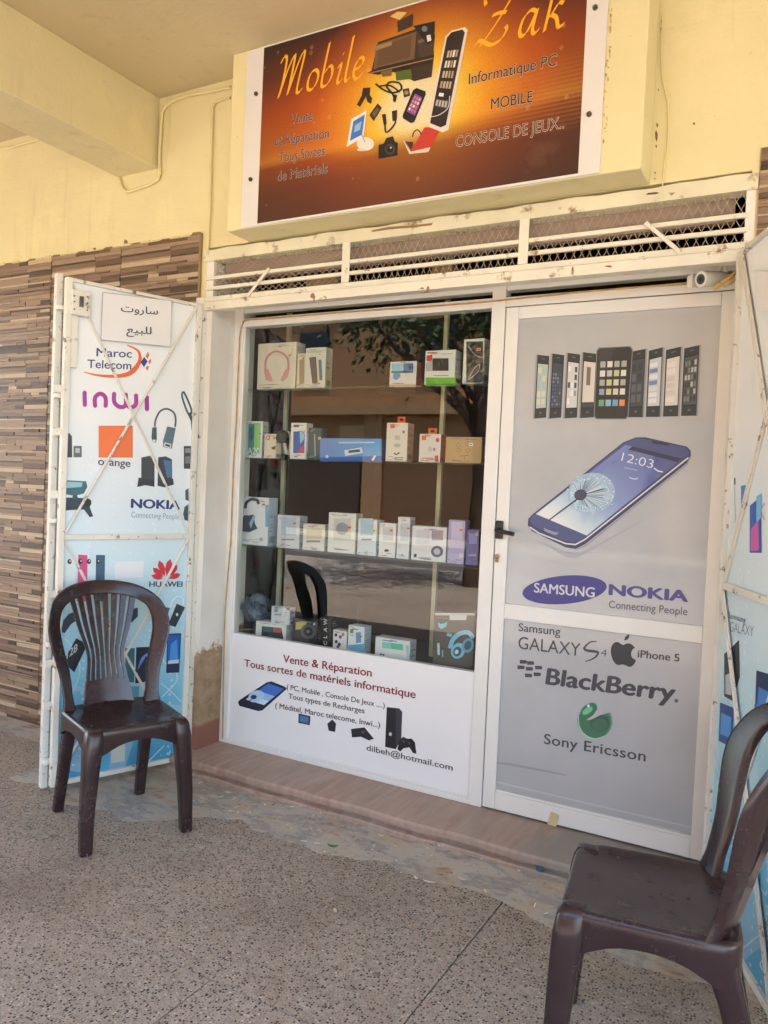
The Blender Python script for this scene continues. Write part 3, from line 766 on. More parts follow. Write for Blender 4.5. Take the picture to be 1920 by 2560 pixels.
# the big tilted phone
out = [(980, 888), (1040, 888), (1300, 946), (1324, 972), (1326, 1010), (1300, 1050), (660, 1560), (600, 1590), (540, 1580), (330, 1480), (300, 1440), (304, 1400), (330, 1372), (900, 920)]
a.poly([(x, y) for x, y in out], (66, 70, 100), 1)
a.poly([(985, 892), (1290, 950), (1314, 980), (1310, 1000), (640, 1530), (590, 1548), (500, 1530), (330, 1440), (316, 1416), (326, 1386), (910, 924)], (80, 88, 130), 2)
a.line([(314, 1452), (370, 1490), (540, 1556), (600, 1562), (660, 1530), (1310, 1016)], 9, (214, 216, 222), 3)
a.line([(1326, 1005), (1300, 1060), (660, 1572), (600, 1592)], 8, (150, 150, 170), 3)
sq = [(915, 935), (1268, 1022), (672, 1505), (352, 1370)]
def _screen():
    n = NT('phone_screen_print'); sx = n.n('SeparateXYZ'); n.l(n.co('Generated'), sx.inputs[0])
    t = n.math('ADD', n.math('MULTIPLY', sx.outputs['X'], .55), n.math('MULTIPLY', sx.outputs['Z'], .45))
    t = n.math('ADD', t, n.math('MULTIPLY', n.math('SUBTRACT', n.noise(5, 4), .5), .12))
    c = n.ramp(t, [(0.16, srgb(222, 226, 226)), (0.34, srgb(176, 198, 216)), (0.50, srgb(124, 146, 190)), (0.68, srgb(92, 106, 166)), (0.9, srgb(70, 80, 136))])
    st = n.ramp(n.noise(1, 2, .5, n.mapped((5, 1, 1.4), 'Generated', rot=(0, R(38), 0))), [(0.52, 0.0), (0.6, 0.35)])
    c = n.mix(st, c, srgb(150, 164, 206))
    n.b.inputs['Coat Weight'].default_value = 0.5; n.b.inputs['Coat Roughness'].default_value = 0.06
    return n.set(c, .4)
big = a.build('large_phone_print', up_pane)
a.poly(sq, _screen(), 3.6); a.build('phone_screen_print', up_pane)
a.quad(sq, 0, 0, 1, .045, (58, 58, 84), 4); a.quad(sq, 0, 0, .12, .5, (120, 132, 186), 4)
a.ell(700, 1240, 150, 128, (164, 188, 208), 5, -14, 40); a.ell(690, 1250, 128, 108, (176, 202, 218), 6, -14, 36)
rr = random.Random(5)
for k in range(120):
    t = R(3 * k + rr.uniform(-1, 1)); f_ = rr.uniform(.55, 1.06); ex_, ey_ = 698 + math.cos(t) * 134 * f_, 1246 + math.sin(t) * 116 * f_
    dx, dy = ex_ - 634, ey_ - 1250; l = math.hypot(dx, dy)
    a.line([(634 + dx / l * 26, 1250 + dy / l * 22), (ex_, ey_)], rr.uniform(1.4, 3.0), rr.choice([(90, 112, 136), (126, 150, 170), (74, 94, 120), (206, 222, 230), (226, 236, 240)]), 7)
for k in range(90):
    t = R(rr.uniform(0, 360)); f_ = rr.uniform(.75, 1.1); a.ell(700 + math.cos(t) * 138 * f_, 1242 + math.sin(t) * 118 * f_, 5, 4, rr.choice([(196, 214, 226), (150, 176, 200), (220, 232, 240)]), 7.4, n=6)
a.ell(634, 1250, 40, 34, (66, 74, 96), 8, -14); a.line([(622, 1270), (540, 1330), (434, 1410)], [10, 7], (48, 56, 76), 8, 4)
a.poly([(402, 1458), (480, 1486), (496, 1480), (486, 1500), (470, 1502), (408, 1478)], (150, 152, 170), 5)
a.poly([(1080, 908), (1180, 926), (1190, 942), (1086, 926)], (46, 50, 88), 5)
a.text('12:03', (888, 1036), (1090, 1086), 56, (226, 230, 238), 6, -0.012, 0.15)
a.line([(1094, 1082), (1120, 1100), (1150, 1106)], 8, (214, 220, 232), 6); a.line([(940, 1140), (964, 1150), (994, 1148)], 7, (196, 206, 226), 6); a.line([(906, 1078), (990, 1096)], 4, (178, 190, 216), 6)
a.build('phone_detail_print', up_pane)
# shadow tint printed under the phone
a.poly([(330, 1520), (540, 1606), (640, 1610), (1000, 1420), (1040, 1400), (700, 1600), (600, 1650), (540, 1640)], (168, 170, 178), 0.6); a.build('print_tint', up_pane)
a = Art(GP, 1180, 1400, 0.3617)
NAVY = (70, 68, 134)
a.ell(640, 206, 292, 98, (72, 70, 136), 1, -5, 56)
a.text('SAMSUNG', (430, 222), (846, 258), 66, (206, 206, 212), 3, 0.020)
a.build('logo_print', up_pane)
def block_n(body, p0, p1, h, col, par, nm='lettering', bold=0.03, **kw): a.text(body, p0, p1, h, col, 2, bold, **kw); a.build(nm, par)
block_n('NOKIA', (950, 240), (1486, 288), 74, (86, 82, 142), up_pane, bold=0.045)
block_n('Connecting People', (946, 330), (1488, 382), 52, (96, 94, 116), up_pane, bold=0.006)
INKG = (70, 72, 78)
block_n('Samsung', (322, 490), (610, 522), 56, INKG, lo_pane, bold=0.010)
block_n('GALAXY', (320, 612), (748, 664), 86, INKG, lo_pane, bold=0.0)
a.line([(862, 562), (820, 566), (790, 590), (776, 612), (800, 626), (850, 632), (872, 640), (856, 668), (820, 690), (784, 700)], [6, 20, 6], INKG, 2, 5)
a.text('4', (890, 664), (930, 668), 50, INKG, 2, -0.01); a.build('logo_print', lo_pane)
# bitten apple mark
ap_ = [(1046, 588), (1072, 576), (1098, 580), (1118, 596), (1126, 604), (1108, 622), (1100, 648), (1108, 676), (1132, 692), (1124, 714), (1108, 732), (1088, 738), (1062, 728), (1040, 722), (1018, 726), (1000, 722), (982, 704), (966, 670), (960, 634), (964, 600), (980, 574), (1004, 566), (1028, 578)]
a.poly([(q.x, q.y) for q in catmull([(x, y, 0) for x, y in ap_ + ap_[:1]], 3)[:-1]], (56, 57, 62), 2)
a.poly([(1052, 556), (1058, 534), (1076, 516), (1088, 514), (1086, 536), (1072, 552)], (56, 57, 62), 2); a.build('logo_print', lo_pane)
block_n('iPhone 5', (1146, 672), (1432, 702), 52, INKG, lo_pane, bold=0.022)
for x, y in ((356, 704), (406, 712), (340, 742), (398, 752), (462, 744), (392, 798), (452, 790)):
    a.poly([(x - 26, y - 14), (x + 18, y - 12), (x + 26, y - 4), (x + 22, y + 12), (x - 24, y + 12)], INKG, 2)
a.build('logo_print', lo_pane)
block_n('BlackBerry', (512, 856), (1400, 976), 112, INKG, lo_pane, bold=0.035, shear=0.08)
a.ell(1412, 972, 14, 14, (104, 106, 112), 2); a.build('logo_print', lo_pane)
# green swirl ball
for k in range(9):
    f = k / 8; a.ell(852 - 6 * f, 1112 + 10 * f, 124 * (1 - .10 * f), 124 * (1 - .10 * f), tuple(int(x + (y - x) * f) for x, y in zip((166, 176, 174), (66, 120, 92))), 2 + k * .2, 0, 40)
a.ell(884, 1128, 66, 58, (58, 96, 78), 5, -16); a.ell(884, 1140, 56, 44, (70, 110, 88), 5.5, -16)
sw = [(986, 1040), (930, 1060), (880, 1074), (830, 1100), (790, 1106), (840, 1070), (868, 1030), (862, 992), (910, 990), (960, 1010)]
a.poly(sw, FILM, 7)
a.ell(806, 1030, 62, 34, (60, 128, 92), 6, -34); a.ell(800, 1040, 40, 20, (120, 190, 150), 6.5, -34); a.ell(806, 1006, 9, 9, (228, 240, 232), 7)
a.line([(738, 1080), (744, 1150), (780, 1206), (850, 1234), (920, 1214)], [4, 12, 4], (176, 206, 190), 7, 5)
a.build('logo_print', lo_pane)
block_n('Sony Ericsson', (498, 1268), (1198, 1392), 70, INKG, lo_pane, bold=0.014, space=1.05)

a.poly([(100, 1392), (240, 1400), (440, 1436), (660, 1484), (640, 1490), (430, 1452), (230, 1416), (100, 1400)], (156, 156, 158), 1); a.build('scuff_mark', lo_pane)
a.line([(190, 1596), (560, 1680), (900, 1760), (1440, 1880)], 9, (206, 206, 206), 1); a.build('film_crease', lo_pane)
RLP = Plane(0, -0.026, 1, 0, 0, -1)
for zn, u, v, w, h in ((zF, 635, 585, 16, 18), (zF, 1278, 548, 10, 22), (zF, 1245, 540, 14, 6), (zG, 535, 540, 9, 18), (zG, 742, 520, 24, 8), (zF, 640, 606, 6, 16)):
    ar = Art(RLP, *zn(0, 0), zn(1, 0)[0] - zn(0, 0)[0]); rs = random.Random(u)
    ar.poly([(u + math.cos(R(36 * k)) * w * rs.uniform(.5, 1.1), v + math.sin(R(36 * k)) * h * rs.uniform(.5, 1.1)) for k in range(10)], (150, 112, 78), 1); ar.build('rust_spot', gr)
FPn = Plane(0, -0.150, 1, 0, 0, -1); rs = random.Random(77)
for k in range(34):
    t = rs.random(); u, v = 362 - 40 * t + rs.uniform(-22, 16), 60 + 970 * t; w, h = rs.uniform(3, 9), rs.uniform(5, 20)
    chip([(u - w, v - h * .5), (u, v - h), (u + w, v - h * .3), (u + w * .6, v + h * .6), (u - w * .5, v + h)], rs.choice([(196, 172, 100), (214, 192, 122), (178, 152, 88)]), .0012, z3, FPn)

# ------------------------------------------------------------------ shop sign
SP = Plane(0, -0.157, 1, 0, 0, -1)
def _signmat():
    n = NT('sunset_print')
    sx = n.n('SeparateXYZ'); n.l(n.co('Generated'), sx.inputs[0]); X, Z = sx.outputs['X'], sx.outputs['Z']
    zz = n.math('ADD', Z, n.math('MULTIPLY', n.math('SUBTRACT', X, 0.5), -0.05))
    base = n.ramp(zz, [(0.0, srgb(96, 46, 34)), (0.18, srgb(118, 50, 32)), (0.32, srgb(168, 74, 30)), (0.365, srgb(238, 150, 54)), (0.42, srgb(226, 120, 36)), (0.62, srgb(206, 88, 26)), (0.82, srgb(128, 50, 30)), (1.0, srgb(72, 32, 28))])
    ex = n.math('ABSOLUTE', n.math('SUBTRACT', X, 0.47))
    dark = n.ramp(ex, [(0.16, 1.0), (0.54, 0.42)])
    base = n.mix(1.0, base, dark, 'MULTIPLY')
    dx = n.math('MULTIPLY', n.math('SUBTRACT', X, 0.535), 1.6); dz = n.math('MULTIPLY', n.math('SUBTRACT', Z, 0.49), 1.05)
    dd = n.math('SQRT', n.math('ADD', n.math('MULTIPLY', dx, dx), n.math('MULTIPLY', dz, dz)))
    gl = n.ramp(dd, [(0.0, srgb(255, 250, 226)), (0.13, srgb(255, 240, 176)), (0.22, srgb(255, 214, 70)), (0.34, srgb(248, 170, 40)), (0.55, srgb(220, 106, 30))])
    gf = n.ramp(dd, [(0.16, 1.0), (0.34, 0.85), (0.68, 0.0)])
    below = n.ramp(zz, [(0.26, 0.15), (0.37, 1.0)])
    col = n.mix(n.math('MULTIPLY', gf, below), base, gl)
    # concentric fine rays at the right, faint bokeh
    wv = n.n('TexWave'); wv.wave_type = 'RINGS'; wv.inputs['Scale'].default_value = 26; wv.inputs['Distortion'].default_value = 1.0
    n.l(n.mapped((1, 1, 0.6), 'Generated', loc=(-0.8, 0, -0.1)), wv.inputs['Vector'])
    rf = n.ramp(X, [(0.66, 0.0), (0.85, 0.22)])
    col = n.mix(n.math('MULTIPLY', n.math('MULTIPLY', wv.outputs['Fac'], rf), n.ramp(Z, [(0.2, 0.0), (0.35, 1.0), (0.6, 0.0)])), col, srgb(250, 176, 80))
    vb = n.vor(9, n.mapped((2.05, 1, 1), 'Generated'))
    col = n.mix(n.ramp(vb.outputs['Distance'], [(0.10, 0.16), (0.13, 0.0)]), col, srgb(255, 220, 150))
    col = n.mix(1.0, col, n.ramp(n.noise(180, 2), [(0.3, 0.88), (0.7, 1.06)]), 'MULTIPLY')
    col = n.mix(n.ramp(n.noise(3, 6, .7), [(0.60, 0.0), (0.8, 0.18)]), col, srgb(190, 150, 120))
    col = n.mix(1.0, col, (0.84, 0.82, 0.86), 'MULTIPLY')
    n.bump(n.noise(1, 3, .5, n.mapped((6, 1, 1.5))), 0.12, 0.01)
    n.b.inputs['Coat Weight'].default_value = 0.3; n.b.inputs['Coat Roughness'].default_value = 0.2
    return n.set(col, 0.4)
SIGNM = _signmat()
sign = thing('shop_sign', 'large sunset-orange printed shop sign with yellow script lettering on the sign box', 'sign', (-1.42, -0.153, 2.34))
WHITEB = paint('sign_white_margin', (226, 222, 218), 0.4, 0.04, 3, 0, stain=(190, 176, 156), stain_at=(0.66, 0.85), stain_scale=5)
ss = lambda u, v: (560 + .6028 * u, .6028 * v)
xl, xr = SP.px(*ss(68, 945))[0], SP.px(*ss(1556, 722))[0]
b = MB(); b.box(xl, xr, -0.1570, -0.1500, 2.338, 3.052, WHITEB); board = b.build('backing_panel', sign, bevel=0.001)
pl_, pr_ = SP.px(*ss(138, 930))[0], SP.px(*ss(1468, 728))[0]
b = MB(); b.box(pl_, pr_, -0.1576, -0.1571, 2.346, 3.046, SIGNM); prn = b.build('printed_sheet', sign)
BOLT = paint('bolt_zinc', (104, 98, 88), 0.4, 0.2, 40, 0, metal=0.6)
for u, v in ((135, 390), (112, 745), (1540, 33), (1515, 475)):
    p = SP.w(*SP.px(*ss(u, v))); b = MB(); b.tube([(p.x, -0.157, p.z), (p.x, -0.163, p.z)], 0.0085, BOLT, 12); b.tube([(p.x, -0.160, p.z), (p.x, -0.168, p.z)], 0.0055, BOLT, 6); b.build('bolt', sign, smooth=40)

a = Art(SP, 560, 0, 0.6028, base=0.0008)
# pen-drawn script letters: strokes in letter units (x right, y up, cap height 1), swept with a slanted nib
def pen(strokes, p0, p1, h, col, par, slant=0.16, nib=0.066, ang=42):
    A, B_ = a.p(*p0), a.p(*p1); T = a.p(p0[0], p0[1] - h); cap = T[1] - A[1]
    allx = [x + slant * y for st in strokes for x, y in st]
    x0, x1 = min(allx), max(allx)
    nx, ny = math.cos(R(ang)) * nib / 2, math.sin(R(ang)) * nib / 2
    for st in strokes:
        pts = [(q.x + slant * q.y, q.y) for q in catmull([(x, y, 0) for x, y in st], 7)]
        mp = lambda x, y: (A[0] + (B_[0] - A[0]) * (x - x0) / (x1 - x0), A[1] + (B_[1] - A[1]) * (x - x0) / (x1 - x0) + y * cap)
        for i in range(len(pts) - 1):
            (xa, ya), (xb, yb) = pts[i], pts[i + 1]
            l = math.hypot(xb - xa, yb - ya) or 1; tx, ty = -(yb - ya) / l * .012, (xb - xa) / l * .012
            sg = 1 if (xb - xa) * ny - (yb - ya) * nx > 0 else -1
            a.raw([mp(xa - nx + tx * -sg, ya - ny + ty * -sg), mp(xb - nx + tx * -sg, yb - ny + ty * -sg), mp(xb + nx + tx * sg, yb + ny + ty * sg), mp(xa + nx + tx * sg, ya + ny + ty * sg)], col, 3)
    a.build('lettering', par)
YEL = (246, 178, 44)
def shift(sts, dx): return [[(x + dx, y) for x, y in s_] for s_ in sts]
Mm = [[(0.02, 0.84), (0.10, 0.98), (0.20, 0.90), (0.18, 0.40), (0.10, 0.0)], [(0.12, 0.05), (0.26, 0.55), (0.42, 0.92), (0.47, 0.90), (0.44, 0.40), (0.40, 0.03)], [(0.42, 0.10), (0.56, 0.58), (0.70, 0.94), (0.78, 0.92), (0.72, 0.40), (0.70, 0.05), (0.80, 0.02), (0.86, 0.10)]]
oo = [[(0.24, 0.46), (0.10, 0.42), (0.03, 0.22), (0.08, 0.03), (0.22, 0.02), (0.33, 0.18), (0.33, 0.36), (0.24, 0.46)]]
bb = [[(0.10, 1.02), (0.06, 0.60), (0.03, 0.12), (0.10, 0.01), (0.24, 0.06), (0.33, 0.24), (0.30, 0.42), (0.20, 0.46), (0.08, 0.32)]]
ii = [[(0.02, 0.36), (0.10, 0.46), (0.10, 0.30), (0.06, 0.08), (0.11, 0.0), (0.20, 0.08)], [(0.11, 0.66), (0.14, 0.68)]]
ll = [[(0.10, 1.02), (0.07, 0.60), (0.04, 0.10), (0.10, 0.0), (0.19, 0.08)]]
ee = [[(0.05, 0.22), (0.20, 0.26), (0.29, 0.38), (0.22, 0.47), (0.10, 0.42), (0.03, 0.20), (0.10, 0.02), (0.22, 0.02), (0.33, 0.12)]]
pen(Mm + shift(oo, 1.0) + shift(bb, 1.45) + shift(ii, 1.92) + shift(ll, 2.18) + shift(ee, 2.42), (226, 408), (578, 322), 168, YEL, board)
Zz = [[(0.10, 0.80), (0.06, 0.92), (0.20, 1.02), (0.42, 0.94), (0.66, 0.96), (0.84, 1.06)], [(0.84, 1.06), (0.62, 0.70), (0.40, 0.36), (0.12, 0.02)], [(-0.02, 0.06), (0.08, 0.14), (0.22, 0.08), (0.40, 0.0), (0.60, 0.06), (0.70, 0.22), (0.66, 0.30)], [(0.30, 0.56), (0.46, 0.58), (0.62, 0.56)]]
aa = [[(0.34, 0.42), (0.22, 0.47), (0.08, 0.36), (0.03, 0.14), (0.10, 0.02), (0.22, 0.10), (0.34, 0.40)], [(0.36, 0.46), (0.32, 0.12), (0.38, 0.01), (0.48, 0.08)]]
kk = [[(0.10, 1.02), (0.06, 0.5), (0.02, 0.0)], [(0.34, 0.44), (0.24, 0.47), (0.14, 0.32), (0.06, 0.24)], [(0.12, 0.28), (0.24, 0.20), (0.32, 0.02), (0.44, 0.06)]]
pen(Zz + shift(aa, 0.98) + shift(kk, 1.56), (1038, 206), (1412, 112), 212, YEL, board)
WH, BK = (238, 232, 226), (42, 34, 36)
for body, p0, p1, h in (('Informatique PC', (1016, 352), (1380, 272), 46), ('MOBILE', (1108, 456), (1280, 424), 46)):
    a.text(body, p0, p1, h, BK, 4, 0.004, outline=(226, 206, 186), grow=0.020); a.build('lettering', board)
a.text('CONSOLE DE JEUX..', (962, 612), (1410, 532), 46, (92, 44, 34), 4, -0.008, outline=(226, 206, 190), grow=0.028); a.build('lettering', board)
for body, p0, p1 in (('Vente', (280, 516), (370, 499)), ('et Réparation', (212, 606), (438, 572)), ('Tous Sortes', (230, 674), (420, 644)), ('de Matériels', (222, 752), (430, 717))):
    a.text(body, p0, p1, 40, (76, 48, 44), 4, 0.0, outline=(220, 204, 196), grow=0.020); a.build('lettering', board)
# collage: tower, books, phones, cables, cards, screen, camera, laptop
a.poly([(640, 176), (806, 118), (866, 150), (872, 232), (862, 320), (790, 338), (706, 300), (610, 306)], (58, 44, 38), 2)
a.poly([(632, 188), (800, 132), (790, 250), (622, 290)], (112, 86, 62), 3); a.poly([(644, 196), (780, 150), (772, 238), (636, 278)], (98, 74, 54), 4)
a.poly([(596, 304), (640, 282), (872, 228), (866, 262), (640, 312)], (40, 30, 28), 4); a.line([(604, 306), (868, 244)], 5, (150, 116, 84), 5)
a.poly([(800, 130), (866, 96), (876, 150), (868, 232), (812, 250)], (70, 54, 46), 3); a.poly([(786, 110), (876, 90), (874, 170), (846, 186)], (34, 32, 34), 5); a.ell(834, 122, 12, 12, (120, 120, 124), 6); a.poly([(842, 150), (858, 146), (862, 170), (846, 176)], (226, 220, 210), 6)
a.poly([(720, 90), (786, 58), (784, 110), (722, 136)], (66, 50, 42), 3); a.poly([(712, 300), (776, 288), (782, 328), (716, 336)], (86, 104, 40), 3)
a.poly([(690, 70), (720, 50), (760, 52), (730, 84)], (214, 190, 110), 3)
a.build('computer_print', board)
a.poly([(946, 128), (1000, 114), (1012, 126), (932, 540), (908, 550), (852, 528), (846, 512), (920, 152)], (226, 214, 204), 3)
a.poly([(944, 136), (990, 124), (1000, 136), (922, 520), (900, 530), (856, 512), (926, 158)], (46, 38, 38), 4)
q = [(942, 128), (1004, 112), (916, 540), (850, 520)]
r_ = random.Random(3)
for j in range(4):
    for i in range(4): a.quad(q, .14 + i * .19, .22 + j * .105, .14 + i * .19 + .13, .22 + j * .105 + .07, r_.choice([(214, 206, 190), (190, 176, 150), (226, 222, 214), (170, 150, 120)]), 5)
a.quad(q, .2, .655, .5, .69, (230, 226, 220), 5); a.quad(q, .1, .72, .9, .80, (80, 72, 72), 5)
for i in range(4): a.quad(q, .14 + i * .19, .73, .14 + i * .19 + .12, .79, (190, 186, 180), 6)
a.line([(852, 486), (890, 480), (930, 450), (938, 400)], 3, (226, 220, 212), 6, 4)
a.build('phone_print', board)
a.line([(630, 348), (660, 372), (700, 386), (736, 372), (728, 346), (690, 342), (676, 360), (700, 390), (712, 420)], 8, (44, 32, 28), 3, 5)
a.line([(640, 360), (690, 356), (730, 384)], 7, (44, 32, 28), 3, 4); a.poly([(704, 392), (720, 396), (712, 428), (702, 420)], (44, 32, 28), 4)
a.poly([(578, 366), (608, 364), (606, 396), (616, 408), (612, 432), (596, 424), (590, 402), (566, 444), (552, 436), (572, 398)], (52, 38, 32), 3)
a.poly([(604, 478), (638, 430), (656, 448), (622, 504)], (54, 42, 38), 3); a.poly([(616, 474), (636, 446), (646, 456), (626, 488)], (110, 90, 76), 4)
a.line([(660, 478), (668, 510), (672, 548), (690, 540), (712, 508), (706, 470)], 7, (50, 38, 34), 3, 4); a.poly([(698, 462), (720, 458), (718, 500), (700, 504)], (50, 38, 34), 4); a.poly([(656, 476), (672, 474), (676, 516), (664, 520)], (50, 38, 34), 4)
a.build('accessory_print', board)
a.poly([(800, 366), (836, 380), (838, 392), (790, 508), (776, 512), (744, 492), (742, 480), (786, 374)], (34, 28, 34), 3)
q = [(800, 366), (838, 384), (786, 512), (742, 488)]
a.quad(q, .1, .18, .9, .78, (150, 76, 150), 4)
for j in range(4):
    for i in range(3): a.quad(q, .16 + i * .25, .24 + j * .13, .16 + i * .25 + .16, .24 + j * .13 + .08, [(230, 110, 90), (120, 160, 220), (240, 190, 90), (230, 230, 236)][(i + j) % 4], 5)
a.build('phone_print', board)
a.poly([(530, 494), (594, 458), (580, 570), (510, 610)], (236, 232, 228), 3); a.poly([(538, 504), (586, 476), (574, 560), (524, 586)], (70, 120, 200), 4); a.poly([(546, 520), (574, 504), (566, 540), (540, 552)], (150, 190, 230), 5)
a.ell(588, 598, 36, 28, (234, 226, 216), 3); a.line([(574, 560), (586, 590)], 6, (190, 180, 172), 4); a.ell(572, 622, 20, 6, (220, 206, 190), 3)
a.build('screen_print', board)
a.poly([(642, 602), (664, 596), (674, 574), (702, 566), (710, 588), (722, 594), (720, 646), (642, 660)], (36, 30, 30), 3); a.ell(690, 620, 22, 22, (70, 62, 62), 4); a.ell(690, 620, 13, 13, (24, 22, 26), 5); a.ell(694, 614, 4, 4, (200, 200, 210), 6)
a.build('camera_print', board)
a.poly([(832, 530), (906, 526), (858, 612), (776, 630)], (196, 60, 52), 3); a.poly([(740, 574), (776, 630), (858, 612), (848, 632), (770, 640)], (226, 206, 190), 3); a.poly([(752, 588), (786, 590), (778, 622)], (70, 40, 40), 4)
a.build('laptop_print', board)
a.poly([(742, 372), (768, 366), (774, 398), (748, 406)], (70, 52, 44), 3); a.ell(758, 386, 9, 9, (150, 130, 110), 4); a.build('accessory_print', board)
a.line([(820, 560), (806, 540), (790, 548), (782, 570)], 5, (60, 44, 38), 3, 4); a.build('cable_print', board)
a.poly([(626, 196), (700, 172), (696, 190), (624, 214)], (150, 124, 92), 4.6); a.build('computer_print', board); a.poly([(806, 170), (862, 150), (860, 164), (806, 184)], (112, 90, 72), 4.6); a.build('computer_print', board); a.poly([(650, 300), (700, 288), (696, 316), (660, 320)], (120, 92, 62), 4.6); a.build('computer_print', board)

# ------------------------------------------------------------------ folding steel shutters
def _leafprint():
    n = NT('blue_white_print')
    sx = n.n('SeparateXYZ'); n.l(n.co(), sx.inputs[0]); Z = sx.outputs['Z']
    dg = n.math('ADD', Z, n.math('MULTIPLY', n.noise(2.2, 3), 0.35))
    c = n.ramp(n.math('MULTIPLY', dg, 0.42), [(0.10, srgb(66, 152, 200)), (0.20, srgb(108, 186, 216)), (0.30, srgb(160, 210, 226)), (0.42, srgb(200, 226, 235)), (0.58, srgb(224, 234, 239)), (0.74, srgb(240, 241, 242))])
    v = n.vor(30, rnd_=0.25)
    dot = n.math('MULTIPLY', n.ramp(v.outputs['Distance'], [(0.16, 1.0), (0.2, 0.0)]), 0.5)
    c = n.mix(dot, c, srgb(240, 244, 246))
    # wide pale triangles in the lower part
    ck = n.n('TexChecker'); ck.inputs['Scale'].default_value = 4.2; n.l(n.mapped((1, 1, 1), rot=(R(32), R(38), R(20))), ck.inputs['Vector'])
    lowm = n.ramp(Z, [(0.55, 0.22), (0.85, 0.0)])
    c = n.mix(n.math('MULTIPLY', ck.outputs['Fac'], lowm), c, srgb(236, 238, 236))
    dirt = n.ramp(n.noise(1, 6, 0.7, n.mapped((9, 9, 2))), [(0.62, 0.0), (0.80, 0.28)])
    c = n.mix(dirt, c, srgb(150, 128, 104))
    return n.set(c, 0.42)
LEAFM = _leafprint()
LZ0, LZ1, LZM = 0.035, 2.075, 1.045
def leaf(label, hx, hy, ex, ey, nx, ny, group, bw):
    t = thing('shutter_leaf', label, 'shutter', ((hx + ex) / 2, (hy + ey) / 2, 0), group)
    P = Plane(hx, hy, ex - hx, ey - hy, nx, ny); L = math.hypot(ex - hx, ey - hy)
    b = MB(); b.pbox(P, 0.02, L - 0.01, LZ0 + 0.01, LZ1 - 0.01, -0.012, 0.0, LEAFM); sheet = b.build('sheet', t)
    for a0 in (0.0, L - 0.024):
        b = MB(); b.pbox(P, a0, a0 + 0.024, LZ0, LZ1, -0.014, 0.016, STEEL); b.build('stile', t, bevel=0.002)
    for z0, z1 in ((LZ0, LZ0 + 0.020), (LZM - 0.011, LZM + 0.011), (LZ1 - 0.014, LZ1)):
        b = MB(); b.pbox(P, 0.0242, L - 0.0242, z0, z1, -0.013, 0.013, STEEL); b.build('rail', t, bevel=0.002)
    for z0, z1 in ((LZM + .011, LZ1 - .014), (LZ0 + .02, LZM - .011)):
        for k, (s0, s1) in enumerate(((z0, z1), (z1, z0))):
            A, B_ = P.w(0.024, s0, 0.001 + 0.0055 * k), P.w(L - 0.024, s1, 0.001 + 0.0055 * k)
            d = (B_ - A).normalized(); b = MB(); b.bar(A, B_, d.cross(P.n), P.n, bw, 0.005, STEEL)
            b.bar(A + P.n * .005, B_ + P.n * .005, d.cross(P.n), P.n, 0.004, 0.004, STEEL)
            b.build('brace', t, bevel=0.001)
    return t, P, L, sheet
GRP = 'folding steel shutter leaves of the shop'
tl, LP, LL, lsheet = leaf('open white steel shutter with telecom logos, behind the left chair', -2.462, -0.034, -2.662, -0.590, .935, -.354, GRP, 0.011)
trr, RP, RL, rsheet = leaf('open white steel shutter with phone pictures, at right edge behind chair', -0.262, -0.034, -0.030, -0.560, -.911, -.41, GRP, 0.024)
# second section folded back behind the left leaf
P2 = Plane(-2.735, -0.580, 0.2, 0.556, .935, -.354)
b = MB(); b.pbox(P2, 0.0, 0.026, 0.012, 2.10, -0.016, 0.016, STEEL); fl = b.build('folded_stile', tl, bevel=0.002)
b = MB(); b.pbox(P2, 0.026, 0.50, 0.04, 2.06, -0.012, -0.004, STEEL); b.build('folded_sheet', tl)
for z in (0.12, 0.6, 1.1, 1.6, 1.95):
    b = MB(); b.pbox(P2, -0.004, 0.03, z, z + 0.018, 0.016, 0.055, STEEL); b.build('hinge', tl, bevel=0.002)
# lock plate and bolt at the top of the free edge
a6 = Art(LP, 90, 700, 0.2939)
c0, c1 = a6.p(276, 300), a6.p(440, 118)
b = MB(); b.pbox(LP, min(c0[0], c1[0]), max(c0[0], c1[0]), c0[1], c1[1], 0.010, 0.028, STEEL); lk = b.build('lock_case', tl, bevel=0.003)
b = MB(); cx_ = a6.p(356, 200)
b.pbox(LP, cx_[0] - .007, cx_[0] - .002, cx_[1] - .02, cx_[1] + .022, 0.0281, 0.040, BOLT); b.pbox(LP, cx_[0] + .002, cx_[0] + .007, cx_[1] - .02, cx_[1] + .022, 0.0281, 0.040, BOLT); b.build('slide_bolt', lk, bevel=0.001)
for u, v in ((298, 148), (300, 196), (298, 260), (410, 156), (410, 210), (408, 268)):
    p_ = a6.p(u, v); b = MB(); q0, q1 = LP.w(*p_, 0.028), LP.w(*p_, 0.0315); b.tube([q0, q1], 0.0032, BOLT, 8); b.build('screw', lk, smooth=40)
c0, c1 = a6.p(262, 745), a6.p(345, 312)
b = MB(); b.pbox(LP, min(c0[0], c1[0]), max(c0[0], c1[0]), c0[1], c1[1], 0.006, 0.012, STEEL); b.build('guard_strip', tl, bevel=0.001)
for z in (0.35, 0.52, 0.66, 0.80, 1.2, 1.45, 1.62):
    b = MB(); b.pbox(LP, LL - 0.004, LL + 0.03, z, z + 0.03, -0.010, -0.004, STEEL); b.build('spacer', tl)

